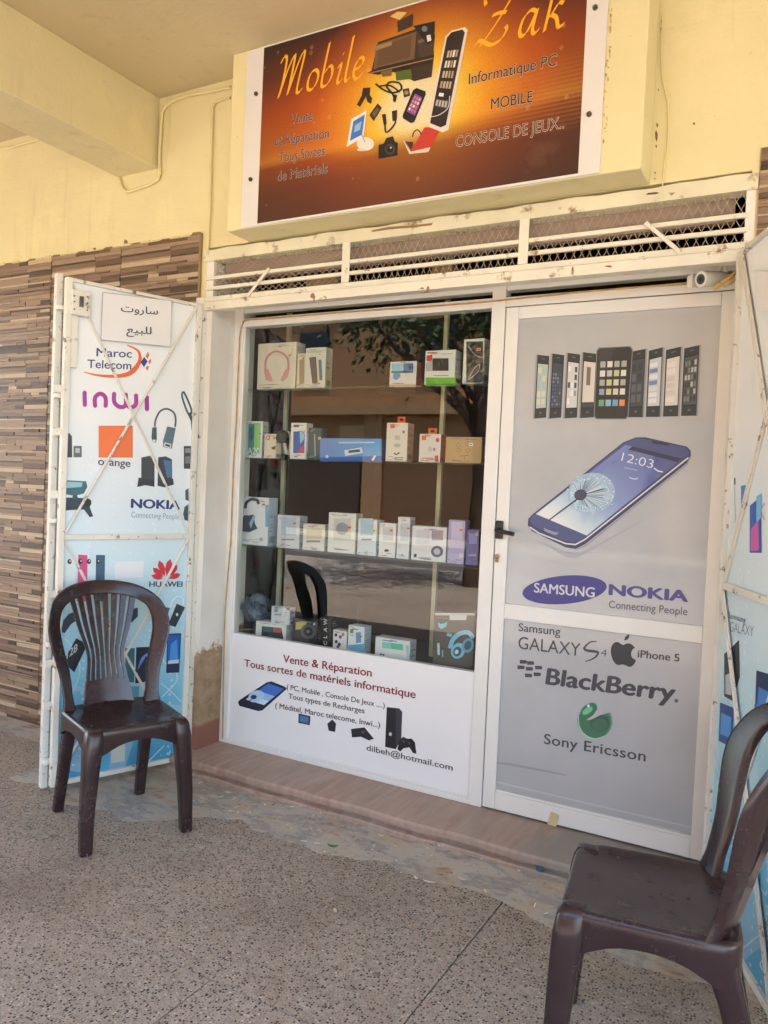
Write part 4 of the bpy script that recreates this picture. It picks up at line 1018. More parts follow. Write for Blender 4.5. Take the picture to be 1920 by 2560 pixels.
# prints on the left leaf, upper half
a = a6
INKB = (54, 78, 134)
a.text('Maroc', (508, 650), (808, 662), 72, INKB, 2, 0.012); a.build('lettering', lsheet)
a.text('Telecom', (430, 748), (804, 762), 72, INKB, 2, 0.012); a.build('lettering', lsheet)
a.line([(400, 784), (520, 812), (660, 820), (780, 800), (850, 740), (880, 670), (860, 600), (770, 556)], [6, 44, 8], (228, 108, 66), 2, 6)
a.poly([(884, 700), (916, 656), (944, 694), (914, 742)], (58, 74, 148), 3)
for pts in ([(928, 650), (946, 610), (960, 640), (944, 672)], [(950, 690), (972, 670), (976, 700), (960, 720)], [(926, 750), (944, 730), (958, 740), (942, 772)]): a.poly(pts, (214, 120, 92), 3)
a.build('logo_print', lsheet)
PUR = (172, 66, 158)
for pts in ([(406, 960), (408, 1062)], [(496, 1070), (496, 1000), (540, 968), (584, 1000), (586, 1070)], [(658, 970), (660, 1040), (700, 1078), (742, 1078), (760, 1050), (758, 976)], [(758, 976), (764, 1050), (790, 1082), (822, 1080), (846, 1050), (846, 984)], [(938, 1000), (940, 1098)]):
    a.line(pts, 36, PUR, 2, 3)
    for e in (pts[0], pts[-1]): a.ell(e[0], e[1], 18, 18, PUR, 2.2, n=14)
a.build('logo_print', lsheet)
a.rect(526, 1240, 818, 1510, (240, 122, 72), 2); a.text('orange', (522, 1572), (796, 1590), 66, (80, 74, 78), 2, 0.018); a.build('logo_print', lsheet)
a.text('NOKIA', (806, 1936), (1218, 1950), 76, (50, 62, 122), 2, 0.04); a.build('lettering', lsheet)
a.text('Connecting People', (804, 2018), (1216, 2036), 50, (132, 148, 166), 2, -0.006); a.build('lettering', lsheet)
SL = (70, 92, 100); DKG = (72, 74, 80)
a.line([(1006, 1250), (1014, 1190), (1050, 1120), (1110, 1096), (1170, 1130), (1186, 1190), (1180, 1250)], 15, SL, 2, 5)
a.poly([(984, 1256), (1022, 1252), (1024, 1350), (1016, 1384), (986, 1380), (978, 1340)], SL, 3); a.rect(986, 1358, 1012, 1380, (220, 226, 228), 4)
a.poly([(1112, 1246), (1186, 1260), (1152, 1436), (1078, 1420), (1076, 1370)], (96, 118, 126), 3); a.poly([(1090, 1380), (1148, 1396), (1142, 1432), (1084, 1416)], (214, 222, 226), 4); a.poly([(1098, 1392), (1138, 1404), (1134, 1422), (1094, 1410)], (70, 84, 92), 5)
a.build('adapter_print', lsheet)
a.line([(1250, 950), (1240, 990), (1280, 1110), (1310, 1150), (1320, 1100), (1270, 980), (1250, 950)], 16, (76, 98, 106), 2, 4); a.line([(1300, 1130), (1326, 1200), (1332, 1310)], [30, 14], (62, 80, 88), 3)
a.build('cable_print', lsheet)
a.poly([(892, 1510), (960, 1496), (1006, 1520), (1004, 1758), (890, 1740)], DKG, 2); a.poly([(1036, 1508), (1100, 1500), (1154, 1526), (1156, 1700), (1100, 1766), (1030, 1750)], (66, 72, 82), 2); a.poly([(1080, 1530), (1150, 1540), (1150, 1680), (1110, 1680)], (86, 120, 156), 3)
a.poly([(868, 1680), (930, 1690), (1000, 1700), (1000, 1760), (940, 1740), (880, 1756), (856, 1760)], (58, 62, 70), 3); a.poly([(1040, 1740), (1100, 1700), (1164, 1690), (1170, 1740), (1100, 1760)], (60, 66, 74), 3)
a.build('console_print', lsheet)
a.rect(1256, 1412, 1328, 1606, DKG, 2); a.rect(1266, 1430, 1320, 1470, (140, 146, 150), 3); a.rect(1266, 1500, 1320, 1560, (120, 124, 130), 3)
a.build('card_print', lsheet); a.poly([(246, 1320), (272, 1300), (298, 1330), (300, 1508), (246, 1510)], DKG, 2); a.rect(312, 1412, 382, 1508, (104, 108, 112), 2); a.rect(326, 1430, 364, 1470, (190, 194, 196), 3); a.build('card_print', lsheet)
a.poly([(232, 1702), (420, 1712), (430, 1760), (400, 1816), (320, 1836), (230, 1818)], (70, 110, 122), 2); a.poly([(236, 1712), (390, 1722), (380, 1760), (236, 1770)], (150, 196, 206), 3)
a.poly([(228, 1850), (340, 1850), (440, 1860), (466, 1900), (450, 1930), (480, 2010), (450, 2016), (400, 1950), (226, 1960)], (52, 68, 78), 2); a.ell(424, 1890, 40, 34, (36, 46, 56), 3); a.line([(320, 1830), (330, 1860)], 40, (64, 84, 94), 2)
a.build('gadget_print', lsheet); a.poly([(1268, 1790), (1296, 1770), (1298, 1880), (1270, 1870)], (74, 92, 100), 2); a.poly([(1262, 1930), (1296, 1906), (1292, 2050), (1262, 2040), (1250, 1990)], (66, 84, 94), 2)
a.build('gadget_print', lsheet)
# lower half
a = Art(LP, 90, 1300, 0.3165)
a.poly([(328, 272), (400, 276), (398, 640), (316, 640)], (214, 82, 132), 2); a.poly([(468, 274), (540, 276), (534, 640), (462, 640)], (66, 98, 122), 2); a.poly([(232, 300), (310, 280), (306, 560), (226, 560)], (216, 226, 226), 2)
for x in (258, 412, 344, 484): a.ell(x, 326, 17, 20, (44, 54, 58), 3); a.ell(x + 4, 322, 6, 7, (200, 210, 210), 4)
a.build('phone_case_print', lsheet)
for k, ang in enumerate((-74, -48, -20, 20 - 8, 44 - 6, 70)):
    t = R(ang); cx, cy = 1024, 470; ux, uy = math.sin(t), -math.cos(t); vx, vy = -uy, ux; l = 176 - abs(ang) * 0.75; w = 34 - abs(ang) * .10
    a.poly([(cx + ux * 26, cy + uy * 26), (cx + ux * l * .5 + vx * w * .75, cy + uy * l * .5 + vy * w * .75), (cx + ux * l * .8 + vx * w * .7, cy + uy * l * .8 + vy * w * .7), (cx + ux * l, cy + uy * l), (cx + ux * l * .8 - vx * w * .7, cy + uy * l * .8 - vy * w * .7), (cx + ux * l * .5 - vx * w * .75, cy + uy * l * .5 - vy * w * .75)], (206, 56, 66), 2)
a.text('HUAWEI', (892, 526), (1154, 526), 42, (72, 66, 70), 2, 0.03); a.build('logo_print', lsheet)
a.poly([(620, 330), (850, 320), (840, 450), (615, 462)], (232, 234, 236), 1); a.build('torn_sticker', lsheet)
a.line([(1056, 690), (1076, 636), (1120, 604), (1160, 620), (1160, 668)], 7, (240, 244, 246), 3, 4)
a.poly([(984, 700), (1000, 684), (1056, 694), (1010, 836), (980, 832)], (64, 96, 116), 2); a.poly([(1110, 660), (1176, 690), (1100, 846), (1042, 826)], (48, 60, 68), 2); a.ell(1112, 746, 10, 13, (190, 226, 200), 3); a.build('power_bank_print', lsheet)
a.poly([(1034, 898), (1146, 894), (1130, 1204), (1026, 1208)], (28, 40, 70), 2); a.poly([(1040, 908), (1136, 904), (1124, 1130), (1036, 1136)], (28, 96, 186), 3); a.poly([(1062, 980), (1110, 940), (1120, 1100), (1050, 1116)], (70, 150, 222), 4); a.poly([(1042, 1110), (1126, 1100), (1124, 1130), (1038, 1136)], (196, 220, 236), 5); a.build('phone_print', lsheet)
a.poly([(788, 1004), (900, 1000), (896, 1270), (780, 1290)], (26, 34, 58), 2)
for k in range(5): a.line([(800 + k * 12, 1180 - k * 20), (830 + k * 10, 1090 - k * 8), (880, 1050 + k * 12)], 5, (120, 150, 214), 3, 3)
a.build('phone_print', lsheet); a.poly([(700, 1010), (776, 1010), (770, 1280), (704, 1280)], (56, 106, 120), 2); a.build('phone_print', lsheet); a.poly([(690, 1312), (812, 1312), (806, 1450), (690, 1450)], (84, 150, 176), 2); a.build('phone_print', lsheet)
a.poly([(312, 930), (400, 980), (296, 1200), (204, 1120)], (38, 42, 48), 2); a.text('128', (236, 1092), (318, 1030), 62, (200, 204, 206), 3, 0.02); a.poly([(236, 1136), (262, 1186), (208, 1284), (190, 1180)], (50, 56, 64), 2); a.build('memory_card_print', lsheet)
a.poly([(190, 880), (210, 790), (250, 740), (300, 720), (330, 780), (270, 820), (220, 890)], (56, 66, 76), 2)
a.build('gadget_print', lsheet); a.poly([(730, 760), (760, 700), (800, 690), (800, 760), (750, 810)], (52, 62, 72), 2); a.build('gadget_print', lsheet)
for pts in ([(985, 1290), (1050, 1340), (1150, 1440)], [(1108, 1200), (1110, 1270), (1050, 1340), (990, 1400)], [(980, 1080), (1030, 1140)], [(1150, 930), (1180, 890)], [(830, 1960), (1010, 1780)], [(560, 1700), (640, 1560), (760, 1450)], [(180, 900), (290, 1010), (340, 1200), (230, 1480)], [(200, 1560), (320, 1480)], [(810, 920), (870, 980)]):
    a.line(pts, 7, (206, 230, 240), 1.5, 4); a.build('line_print', lsheet)
a.poly([(590, 1770), (700, 1766), (696, 1900), (588, 1920)], (196, 206, 196), 2); a.build('panel_print', lsheet); a.poly([(480, 1790), (580, 1770), (570, 2000), (480, 2010)], (86, 168, 206), 1.4); a.build('panel_print', lsheet)
a.line([(1040, 1850), (1060, 1820), (1050, 1860), (1068, 1880)], 8, (170, 206, 226), 2, 3); a.build('line_print', lsheet)

# paper notice taped to the left leaf
a = Art(LP, 90, 700, 0.2939, base=0.014)
PAPER = paint('notice_paper', (236, 233, 234), 0.5, 0.03, 4, 0)
pc = [a.p(x, y) for x, y in ((552, 112), (1140, 182), (1130, 572), (538, 512))]
b = MB(); b.hexa([LP.w(*pc[3], .0105), LP.w(*pc[2], .0105), LP.w(*pc[1], .0105), LP.w(*pc[0], .0105), LP.w(*pc[3], .0130), LP.w(*pc[2], .0130), LP.w(*pc[1], .0130), LP.w(*pc[0], .0130)], PAPER)
notice = tag(b.build('paper_notice'), 'white paper notice with two lines of Arabic, taped on the left shutter', 'notice')
a.line([(552, 112), (1140, 182), (1130, 572), (538, 512), (552, 112)], 4, (150, 148, 152), 1)
for body, p0, p1, h in (('\uFE95\uFEED\uFEAD\uFE8E\uFEB3', (706, 272), (1022, 300), 62), ('\uFECA\uFEF4\uFE92\uFEE0\uFEDF', (752, 452), (966, 466), 62)):
    # letters drawn one by one so that joined strokes never share a plane
    full, _ = glyphs(body, 0.006); fx0, fx1 = min(v[0] for v in full), max(v[0] for v in full)
    cur = None
    A, B_ = a.p(*p0), a.p(*p1); cap = (a.p(p0[0], p0[1] - h)[1] - A[1]) / 0.72
    wid = []
    for k in range(len(body)):
        v_, f_ = glyphs(body[k], 0.006); wid.append((v_, f_))
    pre = [0.0]
    for k in range(1, len(body)):
        v1_, _f = glyphs(body[:k + 1], 0.006); sx_ = max(v[0] for v in v1_); pre.append(sx_ - max(v[0] for v in wid[k][0]))
    for k, (v_, f_) in enumerate(wid):
        o = 0.014 + 0.0004 + 0.00012 * k; i = a.mb.mi(ink((46, 44, 48))); k0 = len(a.mb.V)
        for x, y in v_:
            t = (x + pre[k] - fx0) / (fx1 - fx0); a.mb.V.append(tuple(LP.w(A[0] + (B_[0] - A[0]) * t, A[1] + (B_[1] - A[1]) * t + y * cap, o)))
        for f in f_: a.mb.F.append(tuple(k0 + j for j in f)); a.mb.I.append(i)
a.build('lettering', notice)

# prints on the right leaf
a = Art(RP, 1700, 600, 0.588)
a.text('Samsung', (208, 1606), (282, 1630), 26, (84, 104, 118), 2, 0); a.build('lettering', rsheet); a.text('GALAXY', (214, 1664), (316, 1688), 44, (84, 104, 118), 2, -0.018); a.build('lettering', rsheet)
a.poly([(262, 1046), (290, 1040), (290, 1130), (262, 1140)], (70, 130, 190), 2); a.poly([(300, 1130), (350, 1090), (352, 1330), (300, 1330)], (44, 96, 176), 2); a.poly([(306, 1230), (338, 1190), (342, 1320), (306, 1322)], (206, 92, 168), 3); a.poly([(330, 1090), (352, 1076), (352, 1180), (330, 1200)], (120, 190, 230), 3)
a.build('phone_print', rsheet); a.rect(232, 1012, 238, 1040, (70, 74, 80), 2); a.line([(234, 1040), (238, 1200)], 2, (150, 156, 160), 2); a.line([(364, 1120), (346, 1150), (364, 1190)], 5, (210, 150, 180), 2); a.build('phone_print', rsheet)
a.poly([(190, 1760), (214, 1740), (254, 1700), (258, 1860), (226, 1960), (190, 1940)], (40, 44, 50), 2); a.poly([(196, 1850), (220, 1840), (222, 1936), (196, 1930)], (190, 196, 200), 3)
a.build('phone_print', rsheet); a.poly([(172, 1966), (232, 1990), (226, 2160), (166, 2130)], (36, 74, 140), 2); a.poly([(178, 2010), (222, 2030), (218, 2120), (174, 2100)], (80, 150, 214), 3)
a.build('phone_print', rsheet); a.poly([(330, 1830), (400, 1850), (400, 2080), (322, 2060)], (26, 40, 84), 2); a.poly([(340, 1900), (400, 1930), (400, 2060), (330, 2040)], (60, 130, 206), 3)
a.build('phone_print', rsheet)
a = Art(RP, 1340, 1760, 0.3616)
for pts in ([(1440, 1690), (1604, 1560)], [(1440, 1000), (1560, 800), (1604, 640)], [(1230, 330), (1280, 520), (1380, 640)], [(1500, 1180), (1604, 1330)]): a.line(pts, 7, (206, 230, 240), 2, 3); a.build('line_print', rsheet)
a.line([(1580, 1770), (1562, 1800), (1580, 1840), (1604, 1830)], 10, (206, 226, 238), 2, 3); a.poly([(1520, 0), (1604, 10), (1604, 110), (1516, 90)], (30, 90, 190), 2)
a.ell(1340, 780, 12, 34, (190, 206, 150), 2); a.ell(1340, 780, 6, 22, (90, 180, 214), 3); a.build('line_print', rsheet)
a = Art(RP, 1700, 600, 0.588)
pp = [a.p(345, 300), a.p(430, 312), a.p(430, 140), a.p(345, 130)]
b = MB(); b.hexa([RP.w(*p_, .0145) for p_ in pp] + [RP.w(*p_, .0170) for p_ in pp], PAPER); tag(b.build('paper_notice'), 'white paper sheet at the top of the right shutter', 'notice')

# ------------------------------------------------------------------ moulded plastic chairs
def round_poly(pts, r, n=6):
    out = []
    for i in range(len(pts)):
        p0, p1, p2 = (Vector(pts[j % len(pts)]) for j in (i - 1, i, i + 1))
        a_ = p1 + (p0 - p1).normalized() * r; b_ = p1 + (p2 - p1).normalized() * r
        for k in range(n + 1):
            t = k / n; out.append(a_ * (1 - t) ** 2 + p1 * 2 * t * (1 - t) + b_ * t * t)
    return out
def make_chair(label):
    t = thing('plastic_chair', label, 'chair', (0, 0, 0), 'brown plastic chairs in front of the shop')
    cor = [(0.200, 0.178), (0.200, -0.178), (-0.160, -0.188), (-0.160, 0.188)]
    ol0 = round_poly(cor, 0.075, 7)
    ol = []
    for i in range(len(ol0)):
        a_, b_ = ol0[i], ol0[(i + 1) % len(ol0)]; ol.append(a_)
        d = (b_ - a_).length; m = int(d / 0.03)
        for k in range(1, m + 1): ol.append(a_ + (b_ - a_) * (k / (m + 1)))
    def ring(sc, z, dip=0.0, dish=0.0):
        r = []
        for p in ol:
            cn = max(math.exp(-((p - Vector(c_)).length / 0.085) ** 2) for c_ in cor)
            r.append((p.x * sc, p.y * sc, z - dip * cn))
        return r
    b = MB()
    b.loft([ring(.05, .405), ring(.35, .405), ring(.65, .407), ring(.82, .412), ring(.92, .418), ring(.97, .4195), ring(1.0, .4165), ring(1.016, .409), ring(1.020, .396), ring(1.020, .374, .055), ring(1.016, .370, .056), ring(.985, .371, .055), ring(.975, .398), ring(.6, .399), ring(.05, .399)], BROWN)
    b.build('seat', t, smooth=50)
    def leg(path, ws):
        rings = []
        for (x, y, z), (wx, wy) in zip(path, ws):
            pr = round_poly([(wx / 2, wy / 2), (-wx / 2, wy / 2), (-wx / 2, -wy / 2), (wx / 2, -wy / 2)], min(wx, wy) * .32, 3)
            rings.append([(x + p.x, y + p.y, z) for p in pr])
        m_ = MB(); m_.loft(rings, BROWN); return m_
    for s_ in (1, -1):
        leg([(.170, .148 * s_, .4205), (.174, .152 * s_, .416), (.178, .156 * s_, .402), (.182, .161 * s_, .36), (.188, .167 * s_, .29), (.197, .177 * s_, .15), (.206, .181 * s_, .004), (.206, .181 * s_, .0)],
            [(.030, .030), (.052, .050), (.062, .058), (.068, .062), (.062, .056), (.052, .048), (.044, .042), (.038, .036)]).build('leg', t, smooth=45)
        leg([(-.108, .146 * s_, .405), (-.122, .149 * s_, .36), (-.148, .152 * s_, .28), (-.184, .156 * s_, .13), (-.212, .160 * s_, .003), (-.212, .160 * s_, .0)],
            [(.070, .044), (.066, .046), (.056, .042), (.046, .040), (.040, .038), (.034, .032)]).build('leg', t, smooth=45)
        b = MB(); b.tube([(.206, .181 * s_, .0), (.206, .181 * s_, .012)], .0225, ink((96, 88, 90)), 12); b.build('foot_cap', t)
    def S(y, z, o=0.0):
        u = max(0, (z - .40) / .48)
        return Vector((-.070 - .150 * u ** 1.1 - .088 * (1 - (y / .21) ** 2) + o, y, z))
    half = [(.158, .405), (.161, .46), (.170, .54), (.190, .62), (.205, .69), (.204, .745), (.184, .795), (.136, .829), (.070, .845), (0, .849)]
    path = half + [(-y, z) for y, z in reversed(half[:-1])]
    cl = catmull([(y, z, 0) for y, z in path], 5); rings = []
    for i, p in enumerate(cl):
        q = cl[min(i + 1, len(cl) - 1)] - cl[max(i - 1, 0)]; q.normalize()
        nrm = Vector((-q.y, q.x, 0)); hgt = (p.y - .40) / .48
        w = .040 + .014 * max(0, min(1, (hgt - .1) / .55)) + .02 * max(0, 1 - hgt / .12); d = .022
        sec = round_poly([(w / 2, d / 2), (-w / 2, d / 2), (-w / 2, -d / 2), (w / 2, -d / 2)], .008, 3)
        rings.append([S(p.x + nrm.x * e.x, p.y + nrm.y * e.x, e.y) for e in sec])
    b = MB(); b.loft(rings, BROWN); b.build('back_frame', t, smooth=50)
    def hw(z):
        u = (z - .47) / .39
        return .082 - .030 * math.exp(-((z - .60) / .07) ** 2) * .5 + .094 * max(0, u - .25) ** 1.3
    # solid foot of the splat
    b = MB(); rg = []
    for k in range(9):
        z = .405 + .095 * k / 8; h_ = .098 - .016 * k / 8
        rg.append([S(-h_ + 2 * h_ * j / 10, z, .007) for j in range(11)] + [S(h_ - 2 * h_ * j / 10, z, -.007) for j in range(11)])
    b.loft(rg, BROWN); b.build('splat_base', t, smooth=50)
    N = 8
    for k in range(N):
        f = (k + .5) / N * 2 - 1
        ytop = f * .160; ztop = .846 - 1.7 * ytop * ytop
        rg = []
        for j in range(15):
            z = .495 + (ztop - .495) * j / 14; h_ = hw(z) + .004; y = f * h_; w = h_ * 2 / N * .60
            rg.append([S(y - w / 2, z, .006), S(y + w / 2, z, .006), S(y + w / 2, z, -.006), S(y - w / 2, z, -.006)])
        b = MB(); b.loft(rg, BROWN); b.build('slat', t, smooth=40)
    return t
def kids(o): return [c for c in bpy.data.objects if c.parent == o]
ch1 = make_chair('dark brown plastic chair standing before the left shutter, whole in view')
ch1.location = (-2.255, -0.605, 0.001); ch1.rotation_euler = (0, 0, R(-23.5))
ch2 = ch1.copy(); C.objects.link(ch2); ch2['label'] = 'dark brown plastic chair at lower right, cut off by the picture edge'
for c_ in kids(ch1):
    k = c_.copy(); C.objects.link(k); k.parent = ch2
ch2.location = (-0.275, -0.842, 0.001); ch2.rotation_euler = (0, 0, R(189))

# ------------------------------------------------------------------ orange-brown cable along the frame head, camera
pts = [onY(480 + .588 * u, 700 + .588 * v, 0.143) for u, v in ((130, 1950), (138, 1480), (150, 1280), (165, 1100), (176, 800), (188, 600), (196, 400), (204, 240))]
pts += [onY(*zF(*q), 0.143) for q in ((238, 742), (262, 718), (420, 706), (700, 682), (1000, 660), (1300, 640), (1640, 612))] + [onY(*zG(*q), 0.143) for q in ((330, 694), (650, 662), (960, 636), (1180, 622), (1300, 600))]
b = MB(); b.tube(catmull(pts, 4), 0.0032, RUSTY, 7); tag(b.build('frame_cable', smooth=60), 'rusty orange cable running along the top and left of the window frame', 'cable')

CW = paint('camera_white', (222, 216, 202), 0.4, 0.06, 8, 0)
L0 = onY(1752, 698, 0.03); cam_t = thing('surveillance_camera', 'small white bullet camera in the top right corner above the door', 'camera', (L0.x + 0.05, 0.08, L0.z + 0.02))
ax_ = Vector((0.55, 0.75, 0.16)).normalized()
b = MB(); b.tube([L0, L0 + ax_ * 0.004, L0 + ax_ * 0.006, L0 + ax_ * 0.10, L0 + ax_ * 0.112], [0.0245, 0.026, 0.026, 0.024, 0.016], CW, 24); b.build('body', cam_t, smooth=40)
b = MB(); b.tube([L0 - ax_ * 0.0015, L0 + ax_ * 0.001], 0.0165, BLACKP, 20); le = b.build('lens', cam_t, smooth=40)
b = MB(); b.tube([L0 - ax_ * 0.003, L0 - ax_ * 0.0012], 0.008, ink((30, 34, 44), 0.1), 16); b.build('lens_glass', le, smooth=40)
b = MB(); side = Vector((-0.8, 0.55, 0.1)); c_ = L0 + ax_ * 0.03
b.loft([[c_ + ax_ * (dx) + Vector((0, 0, 1)) * dz * s0 + Vector((-0.03, 0.02, 0)) * (1 if s0 > .9 else 1.6) for dx, dz in ((-.03, -.02), (.06, -.02), (.06, .026), (-.03, .026))] for s0 in (1.0, .8)], CW); b.build('side_cap', cam_t, bevel=0.002)
m0 = L0 + ax_ * 0.06
b = MB(); b.tube([m0 + Vector((0, 0, .015)), m0 + Vector((.02, .015, .05)), m0 + Vector((.03, .02, 2.052 - m0.z))], 0.010, CW, 12); b.build('mount', cam_t, smooth=40)
YCON = paint('cable_connectors', (206, 178, 116), 0.5, 0.15, 30, 0)
for k, (u, v, u2, v2) in enumerate(((1120, 2100, 1180, 2055), (1170, 2060, 1240, 2015), (1190, 2075, 1255, 2040))):
    A, B_ = onY(*z3(u, v), 0.05), onY(*z3(u2, v2), 0.06); b = MB(); b.tube([A, A.lerp(B_, .5), B_, B_ + Vector((.02, .02, .03))], [.008, .009, .007, .003], YCON, 10); b.build('connector', cam_t, smooth=40)

# ------------------------------------------------------------------ display: shelves and goods
SH = [1.733, 1.413, 1.004, 0.556]
for i, (z, lab) in enumerate(zip(SH[:3], ('top', 'second', 'third'))):
    b = MB(); b.box(-2.42, -1.12, 0.215, 0.47, z - 0.009, z - 0.001, SHELFG); o = b.build('glass_shelf')
    tag(o, {'top': 'topmost clear glass shelf in the window', 'second': 'second clear glass shelf from the top, under the long blue box', 'third': 'third glass shelf from the top with white boxes'}[lab], 'shelf', 'glass shelves in the window')
POSTM = paint('shelf_post', (206, 196, 160), 0.4, 0.06, 6, 0)
for u, v0, v1, lab in ((310, 540, 870, 'left'), (1235, 630, 860, 'right')):
    x = onY(560 + .4219 * u, 1140 + .4219 * v0, 0.45).x
    b = MB(); b.box(x - 0.010, x + 0.010, 0.475, 0.495, 0.03, 2.59, POSTM); tag(b.build('shelf_post', bevel=0.002), 'cream upright shelf post inside window at the %s' % lab, 'post', 'shelf posts in the window')
DECK = paint('display_deck', (96, 86, 78), 0.6, 0.2, 4, 0.1)
b = MB(); b.box(-2.42, -1.06, 0.208, 0.75, 0.50, SH[3] - 0.001, DECK); o = b.build('display_deck', bevel=0.003); tag(o, 'low dark deck inside the window carrying the bottom row of goods', 'shelf')
CAB = paint('counter_wood', (78, 54, 40), 0.5, 0.2, 3, 0.1)
b = MB(); b.box(-2.5, -1.2, 1.5, 2.0, 0.03, 0.95, CAB); b.box(-2.55, -1.15, 1.45, 2.05, 0.951, 0.99, DECK); tag(b.build('shop_counter', bevel=0.004), 'dark wooden counter deep inside the shop behind the window', 'counter')

CARD = {}
def card(col, rough=0.35):
    k = (col, rough)
    if k not in CARD: CARD[k] = paint('carton_%02x%02x%02x_%d' % (*col, int(rough * 100)), col, rough, 0.05, 6, 0.03, 60)
    return CARD[k]
def goods(label, zone, x0, y0, x1, shelf, col, depth=0.06, yf=0.24, cat='box', name='product_box', rot=0, side=None, group=None, top=None, nobox=False):
    """a carton standing on a shelf: x0,x1 and top y0 read in the survey zone, base on the shelf"""
    ox, oy, k = zone
    A, B_ = onY(ox + k * x0, oy + k * y0, yf), onY(ox + k * x1, oy + k * y0, yf)
    z0 = SH[shelf] if isinstance(shelf, int) else shelf; z1 = top if top else (A.z + B_.z) / 2
    t = thing(name, label, cat, ((A.x + B_.x) / 2, yf + depth / 2, z0), group)
    Pq = Plane(A.x, yf, 1, 0, 0, -1)
    b = MB(); m1 = card(col); m2 = card(side) if side else m1
    b.box(A.x, B_.x, yf, yf + depth, z0, z1, m1)
    if side:
        b.I[3] = b.mi(m2)
    body = b.build('carton', t, bevel=0.0012)
    rf = random.Random(label); W, Hh = B_.x - A.x, z1 - z0
    lum = sum(col) / 3
    pal = [(60, 60, 66), (110, 108, 110), (150, 140, 130), (170, 60, 60), (60, 90, 150)] if lum > 120 else [(180, 180, 180), (120, 124, 130), (200, 180, 90), (90, 140, 170)]
    fp_ = Art(Pq, ox, oy, k, base=0.0003)
    for q in range(rf.randint(7, 12)):      # lines of small print along the foot and head of the front
        zz = z0 + Hh * (rf.uniform(.03, .12) if q % 3 else rf.uniform(.88, .95)); xx = rf.uniform(.05, .55) * W; ll_ = rf.uniform(.1, .38) * W; hh = rf.uniform(.0010, .0022)
        fp_.raw([(xx, zz), (xx + ll_, zz), (xx + ll_, zz + hh), (xx, zz + hh)], rf.choice(pal), .3)
    if rf.random() < .55:                   # price sticker
        xx, zz, sw, sh_ = rf.uniform(.6, .8) * W, z0 + Hh * rf.uniform(.62, .85), min(.018, W * .2), min(.011, Hh * .12)
        fp_.raw([(xx, zz), (xx + sw, zz), (xx + sw, zz + sh_), (xx, zz + sh_)], rf.choice([(236, 232, 224), (238, 214, 120), (240, 150, 90)]), 2.4); fp_.raw([(xx + sw * .15, zz + sh_ * .35), (xx + sw * .8, zz + sh_ * .35), (xx + sw * .8, zz + sh_ * .65), (xx + sw * .15, zz + sh_ * .65)], (60, 58, 60), 2.8)
    fp_.build('fine_print', body)
    sp_ = Art(Plane(B_.x, yf, 0, 1, 1, 0), ox, oy, k, base=0.0006)
    for q in range(rf.randint(5, 9)):
        zz = z0 + Hh * rf.uniform(.3, .92); ll_ = rf.uniform(.25, .75) * depth; hh = rf.uniform(.001, .0025)
        sp_.raw([(depth * .1, zz), (depth * .1 + ll_, zz), (depth * .1 + ll_, zz + hh), (depth * .1, zz + hh)], rf.choice(pal), .4)
    for q in range(14):                     # bar code
        yy = depth * (.2 + .6 * q / 14); sp_.raw([(yy, z0 + Hh * .06), (yy + depth * rf.uniform(.008, .03), z0 + Hh * .06), (yy + depth * .02, z0 + Hh * .2), (yy, z0 + Hh * .2)], (40, 40, 42), .4)
    sp_.build('side_print', body)
    t.rotation_euler = (0, 0, R(rf.uniform(-5, 5)) if W < .1 and not rot else R(rf.uniform(-1.5, 1.5)))
    return t, body, Art(Pq, ox, oy, k, base=0.0006)
ZA, ZB_ = (560, 760, .4219), (560, 1140, .4219)
WHT, CRM = (232, 228, 222), (226, 214, 196)
t, bo, a = goods('large cream box with pink headphones, at left end of top shelf', ZA, 205, 230, 430, 0, CRM, .07)
a.line([(256, 452), (246, 400), (250, 330), (286, 288), (330, 284), (372, 316), (382, 370), (372, 430)], 12, (206, 140, 136), 1, 5); a.poly([(244, 390), (262, 384), (290, 450), (272, 464), (250, 436)], (214, 150, 146), 2); a.poly([(366, 384), (384, 390), (372, 440), (346, 462), (336, 448)], (214, 150, 146), 2); a.text('beats', (212, 492), (256, 492), 10, (120, 110, 104), 1) if 0 else None; a.build('headphone_print', bo)
t, bo, a = goods('narrow cream box squeezed beside the pink headphone box', ZA, 436, 292, 482, 0, (222, 210, 184), .05)
a.poly([(446, 330), (474, 326), (472, 470), (446, 476)], (176, 150, 120), 1); a.rect(444, 300, 474, 316, (200, 186, 150), 1); a.build('label_print', bo)
t, bo, a = goods('white phone case box with dark phone picture on top shelf', ZA, 486, 258, 606, 0, (230, 222, 206), .055, side=(214, 200, 170))
a.poly([(506, 318), (546, 312), (556, 466), (524, 472)], (128, 104, 88), 1); a.poly([(560, 330), (578, 330), (584, 452), (566, 452)], (120, 130, 140), 1); a.rect(496, 274, 580, 290, (206, 196, 176), 1); a.build('phone_print', bo)
t, bo, a = goods('white and blue camera box on the right half of top shelf', ZA, 985, 340, 1145, 0, (220, 216, 214), .06, side=(150, 70, 60))
a.rect(994, 352, 1060, 396, (120, 190, 222), 1); a.rect(1064, 352, 1124, 402, (44, 96, 150), 1); a.rect(992, 398, 1122, 408, (30, 60, 90), 1.5); a.poly([(1004, 410), (1040, 406), (1048, 430), (1024, 452), (1004, 440)], (64, 150, 190), 2); a.rect(980, 474, 1140, 492, (216, 180, 176), 1); a.build('camera_print', bo)
t, bo, a = goods('white box with green base band and black drive picture', ZA, 1195, 274, 1372, 0, WHT, .07, side=(206, 204, 190))
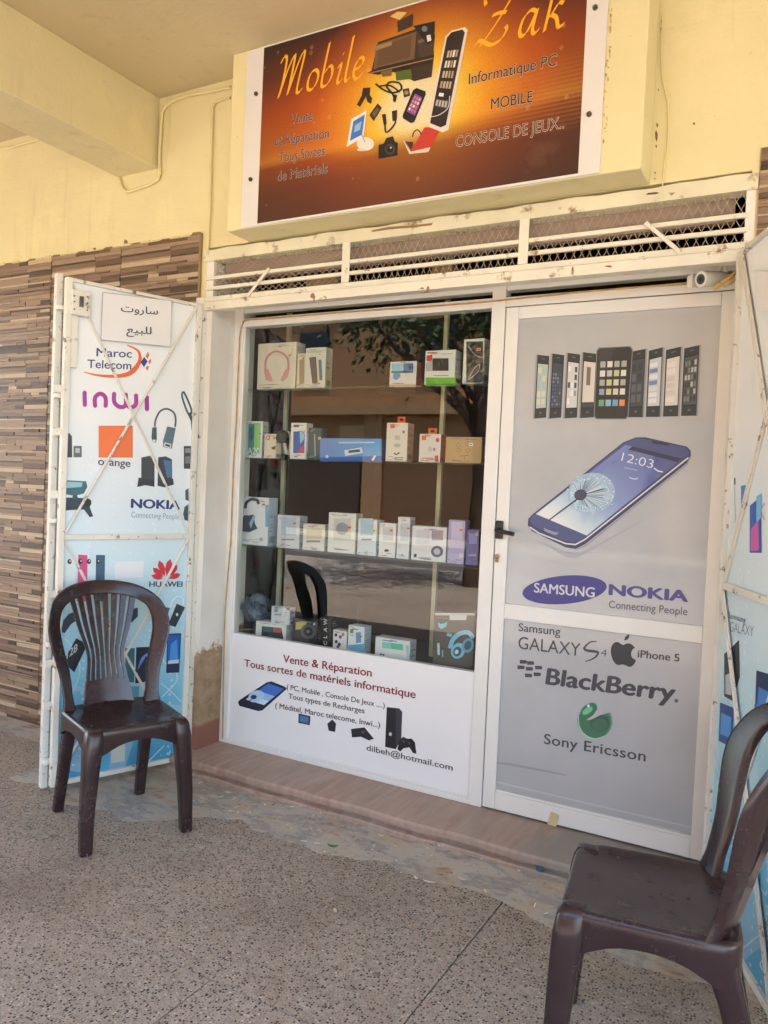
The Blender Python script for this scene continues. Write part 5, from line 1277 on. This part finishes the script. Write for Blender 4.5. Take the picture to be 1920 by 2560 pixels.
a.poly([(1196, 436), (1372, 436), (1370, 486), (1196, 486)], (110, 180, 52), 1); a.rect(1236, 322, 1330, 396, (62, 48, 42), 1); a.poly([(1200, 306), (1236, 300), (1230, 336), (1200, 340)], (206, 60, 60), 1); a.poly([(1196, 352), (1234, 320), (1236, 396), (1198, 400)], (180, 176, 172), 0.6); a.rect(1206, 286, 1260, 294, (200, 80, 70), 1); a.line([(1240, 424), (1330, 424)], 4, (150, 150, 146), 1); a.build('label_print', bo)
t, bo, a = goods('tall white framed phone box with black picture near the door post', ZA, 1424, 206, 1550, 0, WHT, .06)
a.rect(1438, 222, 1540, 466, (50, 50, 54), 1); a.line([(1450, 250), (1490, 300), (1536, 320)], 7, (150, 140, 150), 2, 4); a.line([(1452, 440), (1490, 380), (1520, 360), (1510, 400), (1470, 436), (1448, 450)], 5, (170, 174, 186), 2, 4); a.build('phone_print', bo)
# second shelf
t, bo, a = goods('white phone box with teal and green screen, leftmost on second shelf', ZA, 130, 694, 226, 1, (232, 230, 222), .05, side=(196, 206, 196))
a.poly([(146, 710), (214, 706), (210, 890), (142, 894)], (60, 140, 150), 1); a.poly([(180, 712), (214, 708), (210, 860), (176, 880)], (150, 200, 110), 2); a.poly([(150, 740), (176, 720), (172, 800), (150, 820)], (40, 100, 120), 2.5); a.text('A20', (140, 890), (208, 892), 40, (226, 230, 226), 3, .02); a.build('phone_print', bo)
t, bo, a = goods('small cream box with a red seal beside the teal phone box', ZA, 240, 770, 312, 1, (228, 216, 196), .04, yf=.222)
a.ell(262, 792, 14, 14, (200, 100, 110), 1); a.ell(262, 792, 7, 7, (232, 210, 206), 2); a.poly([(282, 850), (308, 840), (308, 862), (286, 862)], (120, 96, 70), 1); a.build('label_print', bo)
# watch on a cream cushion
wp = onY(560 + .4219 * 348, 760 + .4219 * 788, 0.235)
t = thing('smart_watch', 'round black watch on a small stand between phone boxes on second shelf', 'watch', (wp.x, 0.25, SH[1]))
nv = Vector((.15, -.9, .3)).normalized()
b = MB(); b.tube([wp, wp + nv * .010], .031, BLACKP, 24); wc = b.build('watch_case', t, smooth=40)
b = MB(); b.tube([wp + nv * .0101, wp + nv * .0115], .027, ink((24, 24, 30), .12), 24); b.build('dial', wc, smooth=40)
b = MB(); b.tube(catmull([wp + Vector((0, .006, .018)), wp + Vector((.01, .03, .022)), wp + Vector((.014, .045, -.01)), Vector((wp.x + .01, .27, SH[1] + .014)), wp + Vector((.002, .008, -.022))], 5), .008, ink((214, 204, 186)), 8); b.build('strap', t, smooth=50)
b = MB(); b.box(wp.x - .012, wp.x + .016, .238, .275, SH[1], SH[1] + .02, BLACKP); b.build('stand', t, bevel=.003)
t, bo, a = goods('white phone box with blue and red phone picture on second shelf', ZA, 398, 704, 488, 1, WHT, .055, side=(216, 214, 212))
a.poly([(412, 756), (478, 752), (474, 884), (410, 884)], (40, 92, 176), 1); a.poly([(448, 758), (476, 754), (474, 800), (452, 830)], (150, 196, 230), 2); a.poly([(452, 850), (474, 836), (472, 882), (440, 882)], (196, 72, 80), 2); a.rect(414, 716, 444, 730, (60, 90, 150), 1); a.build('phone_print', bo)
t, bo, a = goods('dark teal box standing behind the blue phone box', ZA, 497, 735, 575, 1, (62, 84, 94), .05, yf=.262)
a.line([(536, 770), (540, 900)], 8, (150, 170, 176), 1); a.build('label_print', bo)
t, bo, a = goods('long blue glossy box lying in the middle of second shelf', ZA, 572, 796, 932, 1, (74, 130, 200), .07, side=(40, 84, 150), yf=.232)
for k in range(8): a.poly([(572 + 45 * k, 800), (572 + 45 * (k + 1), 800), (572 + 45 * (k + 1), 934), (572 + 45 * k, 932)], (int(104 - 4 * k), int(140 + 3 * k), int(206 + 2 * k)), .6)
a.poly([(572, 910), (932, 900), (932, 936), (572, 932)], (44, 96, 180), 1); a.text('BOX', (740, 880), (806, 872), 20, (40, 50, 70), 3, .03) if 0 else a.line([(738, 876), (806, 868)], 16, (60, 70, 90), 3); a.line([(716, 884), (820, 866)], 34, (206, 220, 236), 2); a.line([(680, 822), (890, 820)], 9, (180, 206, 236), 2); a.ell(612, 904, 9, 9, (200, 214, 236), 2); a.poly([(872, 926), (890, 896), (900, 900), (886, 928)], (220, 230, 240), 2); a.build('label_print', bo)
OR = (226, 96, 44)
def hang_tab(t, a, x0, x1, y0, y1):
    p0, p1 = a.p(x0, y1), a.p(x1, y0); b = MB(); w = (p1[0] - p0[0]); Pq = a.pl
    hz0 = p0[1] + (p1[1] - p0[1]) * .30; hz1 = p0[1] + (p1[1] - p0[1]) * .72; m_ = card(OR)
    b.pbox(Pq, p0[0], p1[0], p0[1] - .004, hz0, -.004, -.002, m_); b.pbox(Pq, p0[0], p1[0], hz1, p1[1], -.004, -.002, m_)
    b.pbox(Pq, p0[0], p0[0] + w * .25, hz0, hz1, -.004, -.002, m_); b.pbox(Pq, p1[0] - w * .25, p1[0], hz0, hz1, -.004, -.002, m_); b.build('hang_tab', t)
t, bo, a = goods('tall white charger box with orange hang tab on second shelf', ZA, 966, 704, 1090, 1, (230, 220, 208), .06, side=(196, 150, 130), yf=.232)
hang_tab(t, a, 1026, 1072, 668, 702); a.rect(986, 712, 1012, 736, OR, 1); a.text('UL', (1010, 806), (1042, 806), 20, (120, 110, 110), 1, 0) if 0 else a.rect(1012, 780, 1042, 806, (196, 190, 186), 1); a.ell(1026, 838, 20, 12, (186, 180, 178), 1); a.line([(1006, 884), (1022, 892), (1040, 880)], 8, (90, 80, 80), 1); a.rect(1012, 908, 1062, 914, (140, 130, 126), 1); a.rect(1012, 920, 1062, 926, (140, 130, 126), 1); a.rect(1058, 750, 1070, 766, (120, 110, 110), 1); a.build('label_print', bo)
t, bo, a = goods('shorter white earphone box with orange hang tab on second shelf', ZA, 1160, 770, 1285, 1, (228, 216, 208), .06, side=(180, 90, 70), yf=.232)
hang_tab(t, a, 1208, 1258, 736, 770); a.rect(1172, 780, 1198, 806, OR, 1); a.ell(1264, 806, 11, 13, (200, 96, 100), 1); a.ell(1220, 860, 12, 16, (206, 190, 186), 1); a.ell(1244, 862, 7, 10, (150, 136, 134), 1); a.poly([(1246, 900), (1268, 896), (1270, 936), (1250, 936)], (196, 84, 84), 1); a.rect(1172, 910, 1236, 916, (200, 150, 140), 1); a.build('label_print', bo)
t, bo, a = goods('plain brown cardboard box at right end of second shelf', ZA, 1316, 788, 1532, 1, (192, 158, 112), .08, yf=.236)
for x, y in ((1390, 836), (1444, 826), (1392, 866), (1448, 868)): a.ell(x, y, 13, 13, (160, 126, 84), 1); a.ell(x, y, 9, 9, (192, 158, 112), 2)
a.line([(1400, 900), (1450, 898)], 5, (150, 116, 78), 1); a.line([(1424, 900), (1426, 924)], 4, (150, 116, 78), 1); a.build('label_print', bo)
# third shelf
t, bo, a = goods('white box with black headphones at left end of third shelf', ZB_, 86, 244, 268, 2, (226, 226, 228), .07, side=(196, 206, 220), yf=.232)
a.line([(126, 310), (134, 276), (164, 256), (196, 262), (206, 286)], 17, (54, 60, 76), 1, 4); a.poly([(104, 376), (122, 350), (150, 352), (176, 346), (184, 400), (200, 430), (150, 452), (108, 446)], (52, 62, 84), 1); a.poly([(150, 400), (176, 350), (188, 356), (160, 430)], (130, 176, 206), 2); a.rect(246, 290, 264, 420, (110, 170, 206), 1); a.ell(220, 494, 12, 12, (170, 170, 176), 1); a.build('headphone_print', bo)
def small(label, x0, x1, y0, col, sidec, marks, yf=.232):
    t, bo, a = goods(label, ZB_, x0, y0, x1, 2, col, .06, side=sidec, yf=yf)
    for f, args in marks: getattr(a, f)(*args)
    a.build('label_print', bo)
small('pale grey box right of the headphone box on third shelf', 318, 452, 352, (208, 208, 214), (180, 184, 192), [('rect', (340, 360, 430, 470, (176, 190, 206), 1)), ('rect', (340, 490, 420, 500, (140, 140, 150), 1))])
small('cream box on the left half of third shelf', 470, 600, 404, (226, 220, 206), (190, 184, 170), [('rect', (490, 430, 580, 490, (206, 190, 160), 1)), ('rect', (490, 500, 570, 512, (160, 140, 120), 1))])
small('tall white carton in the middle of third shelf', 622, 782, 338, (230, 226, 216), (196, 192, 180), [('rect', (650, 370, 750, 500, (206, 202, 196), 1)), ('ell', (700, 430, 36, 36, (150, 150, 154), 2))])
small('white and pale blue carton on third shelf', 796, 912, 376, (222, 226, 228), (180, 196, 206), [('rect', (810, 370, 890, 470, (150, 190, 212), 1)), ('rect', (816, 490, 880, 500, (110, 120, 130), 1))])
small('slim white box with a black camera dot on third shelf', 922, 1018, 398, WHT, (196, 196, 200), [('ell', (962, 560, 14, 8, (40, 40, 46), 1)), ('rect', (940, 420, 1000, 500, (200, 200, 206), 1))])
small('plain white box right of the camera dot box', 1030, 1100, 362, (224, 222, 222), (190, 190, 196), [('rect', (1044, 400, 1090, 500, (190, 196, 206), 1))])
small('white box with speaker circle picture on third shelf', 1116, 1322, 418, (224, 222, 224), (186, 186, 196), [('ell', (1264, 566, 36, 34, (84, 80, 110), 1)), ('ell', (1264, 566, 20, 19, (190, 190, 206), 2)), ('rect', (1126, 580, 1142, 600, (50, 50, 54), 1)), ('rect', (1140, 440, 1220, 520, (206, 206, 214), 1)), ('rect', (1232, 440, 1300, 500, (150, 150, 170), 1))])
small('lilac box near right end of third shelf', 1332, 1428, 380, (176, 162, 204), (150, 136, 180), [('rect', (1346, 390, 1412, 500, (200, 190, 220), 1)), ('ell', (1404, 590, 14, 14, (214, 190, 200), 1))])
small('violet blue box at right end of third shelf', 1438, 1508, 436, (112, 104, 164), (90, 84, 140), [('rect', (1450, 460, 1496, 520, (150, 150, 206), 1)), ('rect', (1446, 584, 1490, 592, (190, 190, 220), 1))])
# bottom deck
t, bo, a = goods('white box with grey and red picture, left end of bottom row', ZB_, 190, 988, 368, 3, WHT, .06, side=(206, 206, 208), yf=.235)
a.poly([(226, 1008), (340, 1018), (352, 1084), (222, 1072)], (56, 56, 58), 1); a.poly([(290, 1014), (340, 1018), (338, 1048), (290, 1044)], (186, 104, 90), 2); a.poly([(232, 1012), (286, 1016), (284, 1044), (232, 1040)], (70, 90, 104), 2); a.build('label_print', bo)
t, bo, a = goods('small white box stacked on top of the grey and red box', ZB_, 282, 896, 390, onY(560 + .4219 * 300, 1140 + .4219 * 992, .235).z + .001, (220, 220, 222), .045, side=(200, 200, 206), yf=.240)
a.ell(310, 914, 12, 12, (150, 150, 156), 1); a.rect(300, 934, 340, 944, (160, 160, 168), 1); a.poly([(366, 898), (390, 896), (388, 916), (372, 910)], (40, 40, 44), 1); a.build('label_print', bo)
t, bo, a = goods('dark box with yellow patch and wheel picture in bottom row', ZB_, 408, 970, 556, 3, (52, 52, 54), .06, side=(40, 40, 44), yf=.240)
a.poly([(426, 984), (490, 980), (488, 1022), (424, 1030)], (190, 172, 96), 1); a.ell(500, 1040, 46, 44, (86, 88, 92), 1); a.ell(500, 1040, 28, 27, (44, 44, 48), 2); a.ell(500, 1040, 10, 10, (120, 120, 126), 3); a.ell(536, 996, 8, 8, (150, 170, 190), 2); a.build('wheel_print', bo)
t, bo, a = goods('black box with white sideways lettering in bottom row', ZB_, 566, 958, 640, 3, (32, 30, 32), .07, side=(28, 26, 28), yf=.235)
for k, c_ in enumerate('CLAW'):
    V, F = glyphs(c_, .02); A = a.p(612, 1122 - 40 * k); o = a.off(2); k0 = len(a.mb.V); i = a.mb.mi(ink((200, 200, 200)))
    for x, y in V: a.mb.V.append(tuple(a.pl.w(A[0] - y * .026, A[1] + x * .026, o)))
    for f in F: a.mb.F.append(tuple(k0 + j for j in f)); a.mb.I.append(i)
a.build('lettering', bo)
t, bo, a = goods('small white box with tiny gadget pictures in bottom row', ZB_, 648, 1034, 730, 3, (222, 218, 220), .05, side=(190, 190, 196), yf=.230)
for x, y, c_ in ((664, 1060, (60, 60, 66)), (690, 1072, (90, 90, 96)), (706, 1058, (200, 100, 100)), (666, 1100, (70, 70, 76)), (684, 1116, (50, 50, 54)), (676, 1130, (90, 90, 100))): a.ell(x, y, 9, 11, c_, 1)
a.build('gadget_print', bo)
t, bo, a = goods('white and blue box with bottle picture in bottom row', ZB_, 738, 1008, 834, 3, (226, 230, 232), .06, side=(196, 210, 218), yf=.226)
a.poly([(738, 1120), (834, 1112), (832, 1170), (738, 1164)], (96, 170, 206), 1); a.poly([(782, 1046), (812, 1044), (814, 1104), (784, 1108)], (110, 150, 196), 2); a.rect(748, 1024, 768, 1050, (140, 130, 80), 1); a.rect(748, 1060, 770, 1064, (120, 140, 160), 1); a.build('bottle_print', bo)
t, bo, a = goods('white box with green phone screen picture in bottom row', ZB_, 898, 1084, 1104, 3, (226, 226, 226), .06, side=(206, 206, 210), yf=.224)
a.poly([(938, 1100), (1062, 1116), (1060, 1152), (938, 1136)], (90, 190, 160), 1); a.poly([(938, 1100), (990, 1106), (990, 1142), (938, 1136)], (130, 206, 190), 2); a.poly([(1076, 1120), (1094, 1122), (1098, 1196), (1084, 1192)], (190, 196, 196), 1); a.ell(930, 1176, 6, 6, (40, 40, 44), 1); a.ell(946, 1178, 6, 6, (40, 40, 44), 1); a.build('phone_print', bo)
t, bo, a = goods('large dark box with pale blue headset at right end of bottom row', ZB_, 1250, 930, 1488, 3, (84, 78, 72), .12, side=(60, 56, 52), yf=.224)
CY = (126, 196, 222)
a.line([(1340, 1140), (1356, 1090), (1400, 1052), (1450, 1046), (1476, 1080)], 26, CY, 1, 5); a.ell(1388, 1154, 40, 48, CY, 2, 25); a.ell(1384, 1158, 24, 30, (60, 90, 104), 3, 25); a.ell(1380, 1160, 11, 14, (190, 226, 240), 4, 25); a.ell(1446, 1122, 34, 44, (96, 166, 196), 2, 20); a.ell(1446, 1122, 20, 28, (56, 84, 98), 3, 20); a.line([(1322, 1056), (1350, 1064)], 18, CY, 2); a.poly([(1270, 984), (1284, 996), (1308, 990), (1324, 980), (1318, 1010), (1290, 1026), (1272, 1012)], CY, 1)
a.poly([(1264, 1110), (1278, 1108), (1280, 1180), (1266, 1178)], (190, 214, 222), 1); a.poly([(1250, 930), (1488, 930), (1488, 944), (1250, 944)], (206, 202, 196), 1); a.poly([(1336, 944), (1440, 944), (1436, 972), (1340, 972)], (214, 210, 204), 2); a.rect(1292, 1150, 1300, 1190, (150, 170, 180), 1); a.build('headset_print', bo)
# crumpled plastic bag and a wooden block at the left
bag = bmesh.new(); bmesh.ops.create_icosphere(bag, subdivisions=4, radius=1)
rb = random.Random(9); cen = onY(560 + .4219 * 190, 1140 + .4219 * 905, 0.29)
for v in bag.verts:
    n3 = v.co.copy(); k_ = 1 + .20 * math.sin(4 * n3.x + 3 * n3.z + 1) * math.sin(3 * n3.y + 5 * n3.z) + .10 * abs(math.sin(9 * n3.z + 6 * n3.x)) - .06 * abs(math.sin(11 * n3.x - 7 * n3.y)) + rb.uniform(-.012, .012)
    v.co = Vector((n3.x * .070 * k_, n3.y * .05 * k_, max(n3.z * .066 * k_, SH[3] - cen.z))) + cen - Vector((cen.x, .29, SH[3]))
me = bpy.data.meshes.new('plastic_bag'); bag.to_mesh(me); bag.free()
BAGM = paint('crumpled_plastic', (84, 92, 108), 0.2, 0.5, 26, 0.8, 30); me.materials.append(BAGM)
o = bpy.data.objects.new('plastic_bag', me); C.objects.link(o); o.location = (cen.x, .29, SH[3]); tag(o, 'crumpled grey-blue plastic bag at the left of the bottom row', 'bag')
t, bo, a = goods('orange-brown block under the plastic bag at far left of bottom row', ZB_, 96, 1000, 182, 3, (170, 104, 54), .015, yf=.218, cat='block', name='wooden_block', top=SH[3] + .028)
a.rect(100, 1024, 178, 1030, (140, 84, 44), 1); a.build('grain_line', bo)

# ------------------------------------------------------------------ litter on the apron
def bit(name, label, cat, u, v, w, l, rot, col, curl=0.004, z=0.012):
    p = onZ(u, v, z); b = MB(); m = ink(col, .7); n_ = 5; rows = []
    for i in range(n_):
        x = (i / (n_ - 1) - .5) * l; ww = w * (1 - .75 * abs(2 * i / (n_ - 1) - 1) ** 2); zz = z + .003 + curl * (2 * i / (n_ - 1) - 1) ** 2
        rows.append([(x, -ww / 2, zz), (x, ww / 2, zz + curl * .3), (x, ww / 2, zz + curl * .3 - .0012), (x, -ww / 2, zz - .0012)])
    c_, s_ = math.cos(R(rot)), math.sin(R(rot))
    b.loft([[(p.x + x * c_ - y * s_, p.y + x * s_ + y * c_, zz) for x, y, zz in r] for r in rows], m)
    return tag(b.build(name), label, cat)
bit('leaf', 'small green leaf lying on the concrete apron', 'leaf', 832, 2118, .014, .040, 20, (70, 120, 60), .006, .018)
bit('paper_scrap', 'white paper scrap on the apron below the middle of the step', 'litter', 1072, 2206, .006, .040, 10, (214, 208, 198), .002, .006)
bit('paper_scrap', 'tiny white scrap beside the long paper scrap', 'litter', 1040, 2196, .008, .016, -20, (220, 214, 206), .002, .008)
bit('paper_scrap', 'pale torn scrap nearer the right chair', 'litter', 1154, 2199, .010, .030, -15, (196, 180, 158), .002, .010)
bit('dry_leaf', 'pale yellow dry leaf on the apron near the right chair', 'leaf', 1216, 2232, .012, .022, -30, (206, 190, 120), .004, .008)
bit('dry_leaf', 'pale dry leaf lying alone on the speckled paving', 'leaf', 838, 2279, .010, .022, -40, (196, 178, 146), .003, .002)
bit('paper_scrap', 'white speck just below the green leaf', 'litter', 812, 2131, .005, .012, -10, (210, 200, 190), .001, .010)
p = onZ(1362, 2155, .04); b = MB(); b.tube([(p.x, -.125, .0), (p.x, -.125, .0)], .01, ink((60, 90, 130)), 10)
b = MB(); b.tube([(p.x, -.128, .034), (p.x, -.128, .044)], .012, ink((64, 96, 136), .4), 14); tag(b.build('bottle_cap', smooth=40), 'blue bottle cap at the foot of the step beside the right chair', 'bottle cap')
rl = random.Random(21); fl_ = MB()
for k in range(120):
    x = rl.gauss(-1.55, .35) if k % 2 else rl.uniform(-2.4, -.5); y = rl.uniform(-.36, -.13); s0 = rl.uniform(.0012, .004); an = rl.uniform(0, 3.14)
    u = (y + .06) / (edge_y(x) + .06); z = max(.030 * max(0, 1 - u) ** 1.3 + .006, .006) + .001
    m_ = ink(rl.choice([(206, 190, 160), (150, 122, 90), (90, 74, 60), (226, 220, 208), (180, 150, 100)]), .8)
    dx, dy = math.cos(an) * s0 * rl.uniform(1, 3.5), math.sin(an) * s0 * rl.uniform(1, 3.5)
    fl_.bar((x - dx, y - dy, z), (x + dx, y + dy, z), (-dy, dx, 0), (0, 0, 1), s0, .001, m_)
o = fl_.build('crumbs'); o['kind'] = 'stuff'; o['label'] = 'straw crumbs and grit scattered over the apron'

# ------------------------------------------------------------------ across the street (mirrored in the shop glass)
TAN = m_wall('ochre_render', (186, 142, 96), 0.12, 0.2)
op = thing('street_house', 'ochre rendered two storey house across the street, mirrored in the shop window', 'house', (-9, -16.5, 0))
b = MB(); b.box(-24, 3, -22, -16, 0, 7.4, TAN); b.build('wall', op)
RF = paint('roof_edge', (190, 150, 110), .8, .1, 3, .1); b = MB(); b.box(-24.2, 3.2, -22.2, -15.7, 7.4, 7.8, RF); b.build('roof', op)
SHUT = paint('brown_shutter', (140, 104, 76), .5, .1, 3, .1); DGL = ink((40, 46, 52), .15)
SHOPD = paint('shop_roller_door', (86, 70, 58), .6, .15, 3, .1)
for x in range(-23, 2, 4):
    b = MB(); b.box(x + .4, x + 3.6, -16.05, -15.93, 0, (2.15, 1.9, 2.4)[x % 3], (SHOPD, SHUT, ink((70, 78, 84), .4))[x % 3]); b.build('roller_door', op)
    b = MB(); b.box(x + 1.3, x + 2.5, -16.02, -15.93, 4.3, 5.8, SHUT); w_ = b.build('window', op)
    b = MB(); b.box(x + 1.4, x + 2.4, -15.93, -15.91, 4.4, 5.7, DGL); b.build('pane', w_)
for x in range(-23, 4, 4):
    b = MB(); b.box(x - .28, x + .28, -15.98, -15.86, 0, 3.3, RF); b.build('pilaster', op)
b = MB(); b.box(-24, 3, -15.98, -15.7, 3.3, 3.55, RF); b.build('string_course', op)
for k in range(5):
    x = -21.5 + 4.7 * k; b = MB(); b.box(x, x + 1.3 + .4 * (k % 2), -15.95, -15.88, 2.55, 3.0, ink(((196, 186, 166), (150, 166, 176), (206, 170, 120))[k % 3])); b.build('fascia_board', op)
BARK = paint('bark', (92, 74, 58), .9, .2, 12, .5, 30)
LEAFS = [paint('foliage_%d' % i, c_, .6, .25, 5, 0) for i, c_ in enumerate([(58, 80, 38), (74, 98, 46), (46, 66, 34)])]
def tree(label, x, y, h, r, seed, lean=0.0):
    rr = random.Random(seed); t = thing('street_tree', label, 'tree', (x, y, -.14), 'street trees behind the viewer')
    b = MB(); b.tube([(x, y, -.14), (x + .05, y, h * .3), (x - .04, y + .05, h * .62)], [.16, .12, .07], BARK, 9)
    tips = []
    for k in range(7):
        a_ = 6.283 * k / 7 + rr.uniform(-.3, .3); e = Vector((x + lean + math.cos(a_) * r * .7, y + math.sin(a_) * r * .7, h * rr.uniform(.62, .92))); tips.append(e)
        b.tube([(x, y, h * rr.uniform(.38, .55)), ((x + e.x) / 2, (y + e.y) / 2, h * .66), e], [.06, .04, .015], BARK, 6)
    b.build('trunk', t, smooth=50)
    b = MB()
    cl_ = [e + Vector((rr.gauss(0, .2), rr.gauss(0, .2), rr.gauss(0, .2))) for e in tips] + [Vector((x + lean + rr.gauss(0, r * .4), y + rr.gauss(0, r * .4), h * rr.uniform(.6, 1))) for _ in range(9)]
    for k in range(6500):
        c_ = rr.choice(cl_); p = c_ + Vector((rr.gauss(0, r * .24), rr.gauss(0, r * .24), rr.gauss(0, r * .20)))
        n_ = Vector((rr.gauss(0, 1), rr.gauss(0, 1), rr.gauss(.6, 1))).normalized(); u_ = n_.orthogonal().normalized(); v_ = n_.cross(u_); s0 = rr.uniform(.035, .085)
        b.face([p - u_ * s0, p + v_ * s0 * .45, p + u_ * s0, p - v_ * s0 * .45], rr.choice(LEAFS))
    b.build('crown', t, keep=1)
tree('leafy street tree behind the viewer, mirrored in the upper window', -4.15, -7.0, 4.7, 1.8, 3, -1.0)
tree('second leafy street tree further right behind the viewer', 0.6, -8.2, 4.8, 1.6, 4)
tree('third leafy street tree far along the street behind the viewer', -11.5, -7.6, 4.8, 1.5, 5)
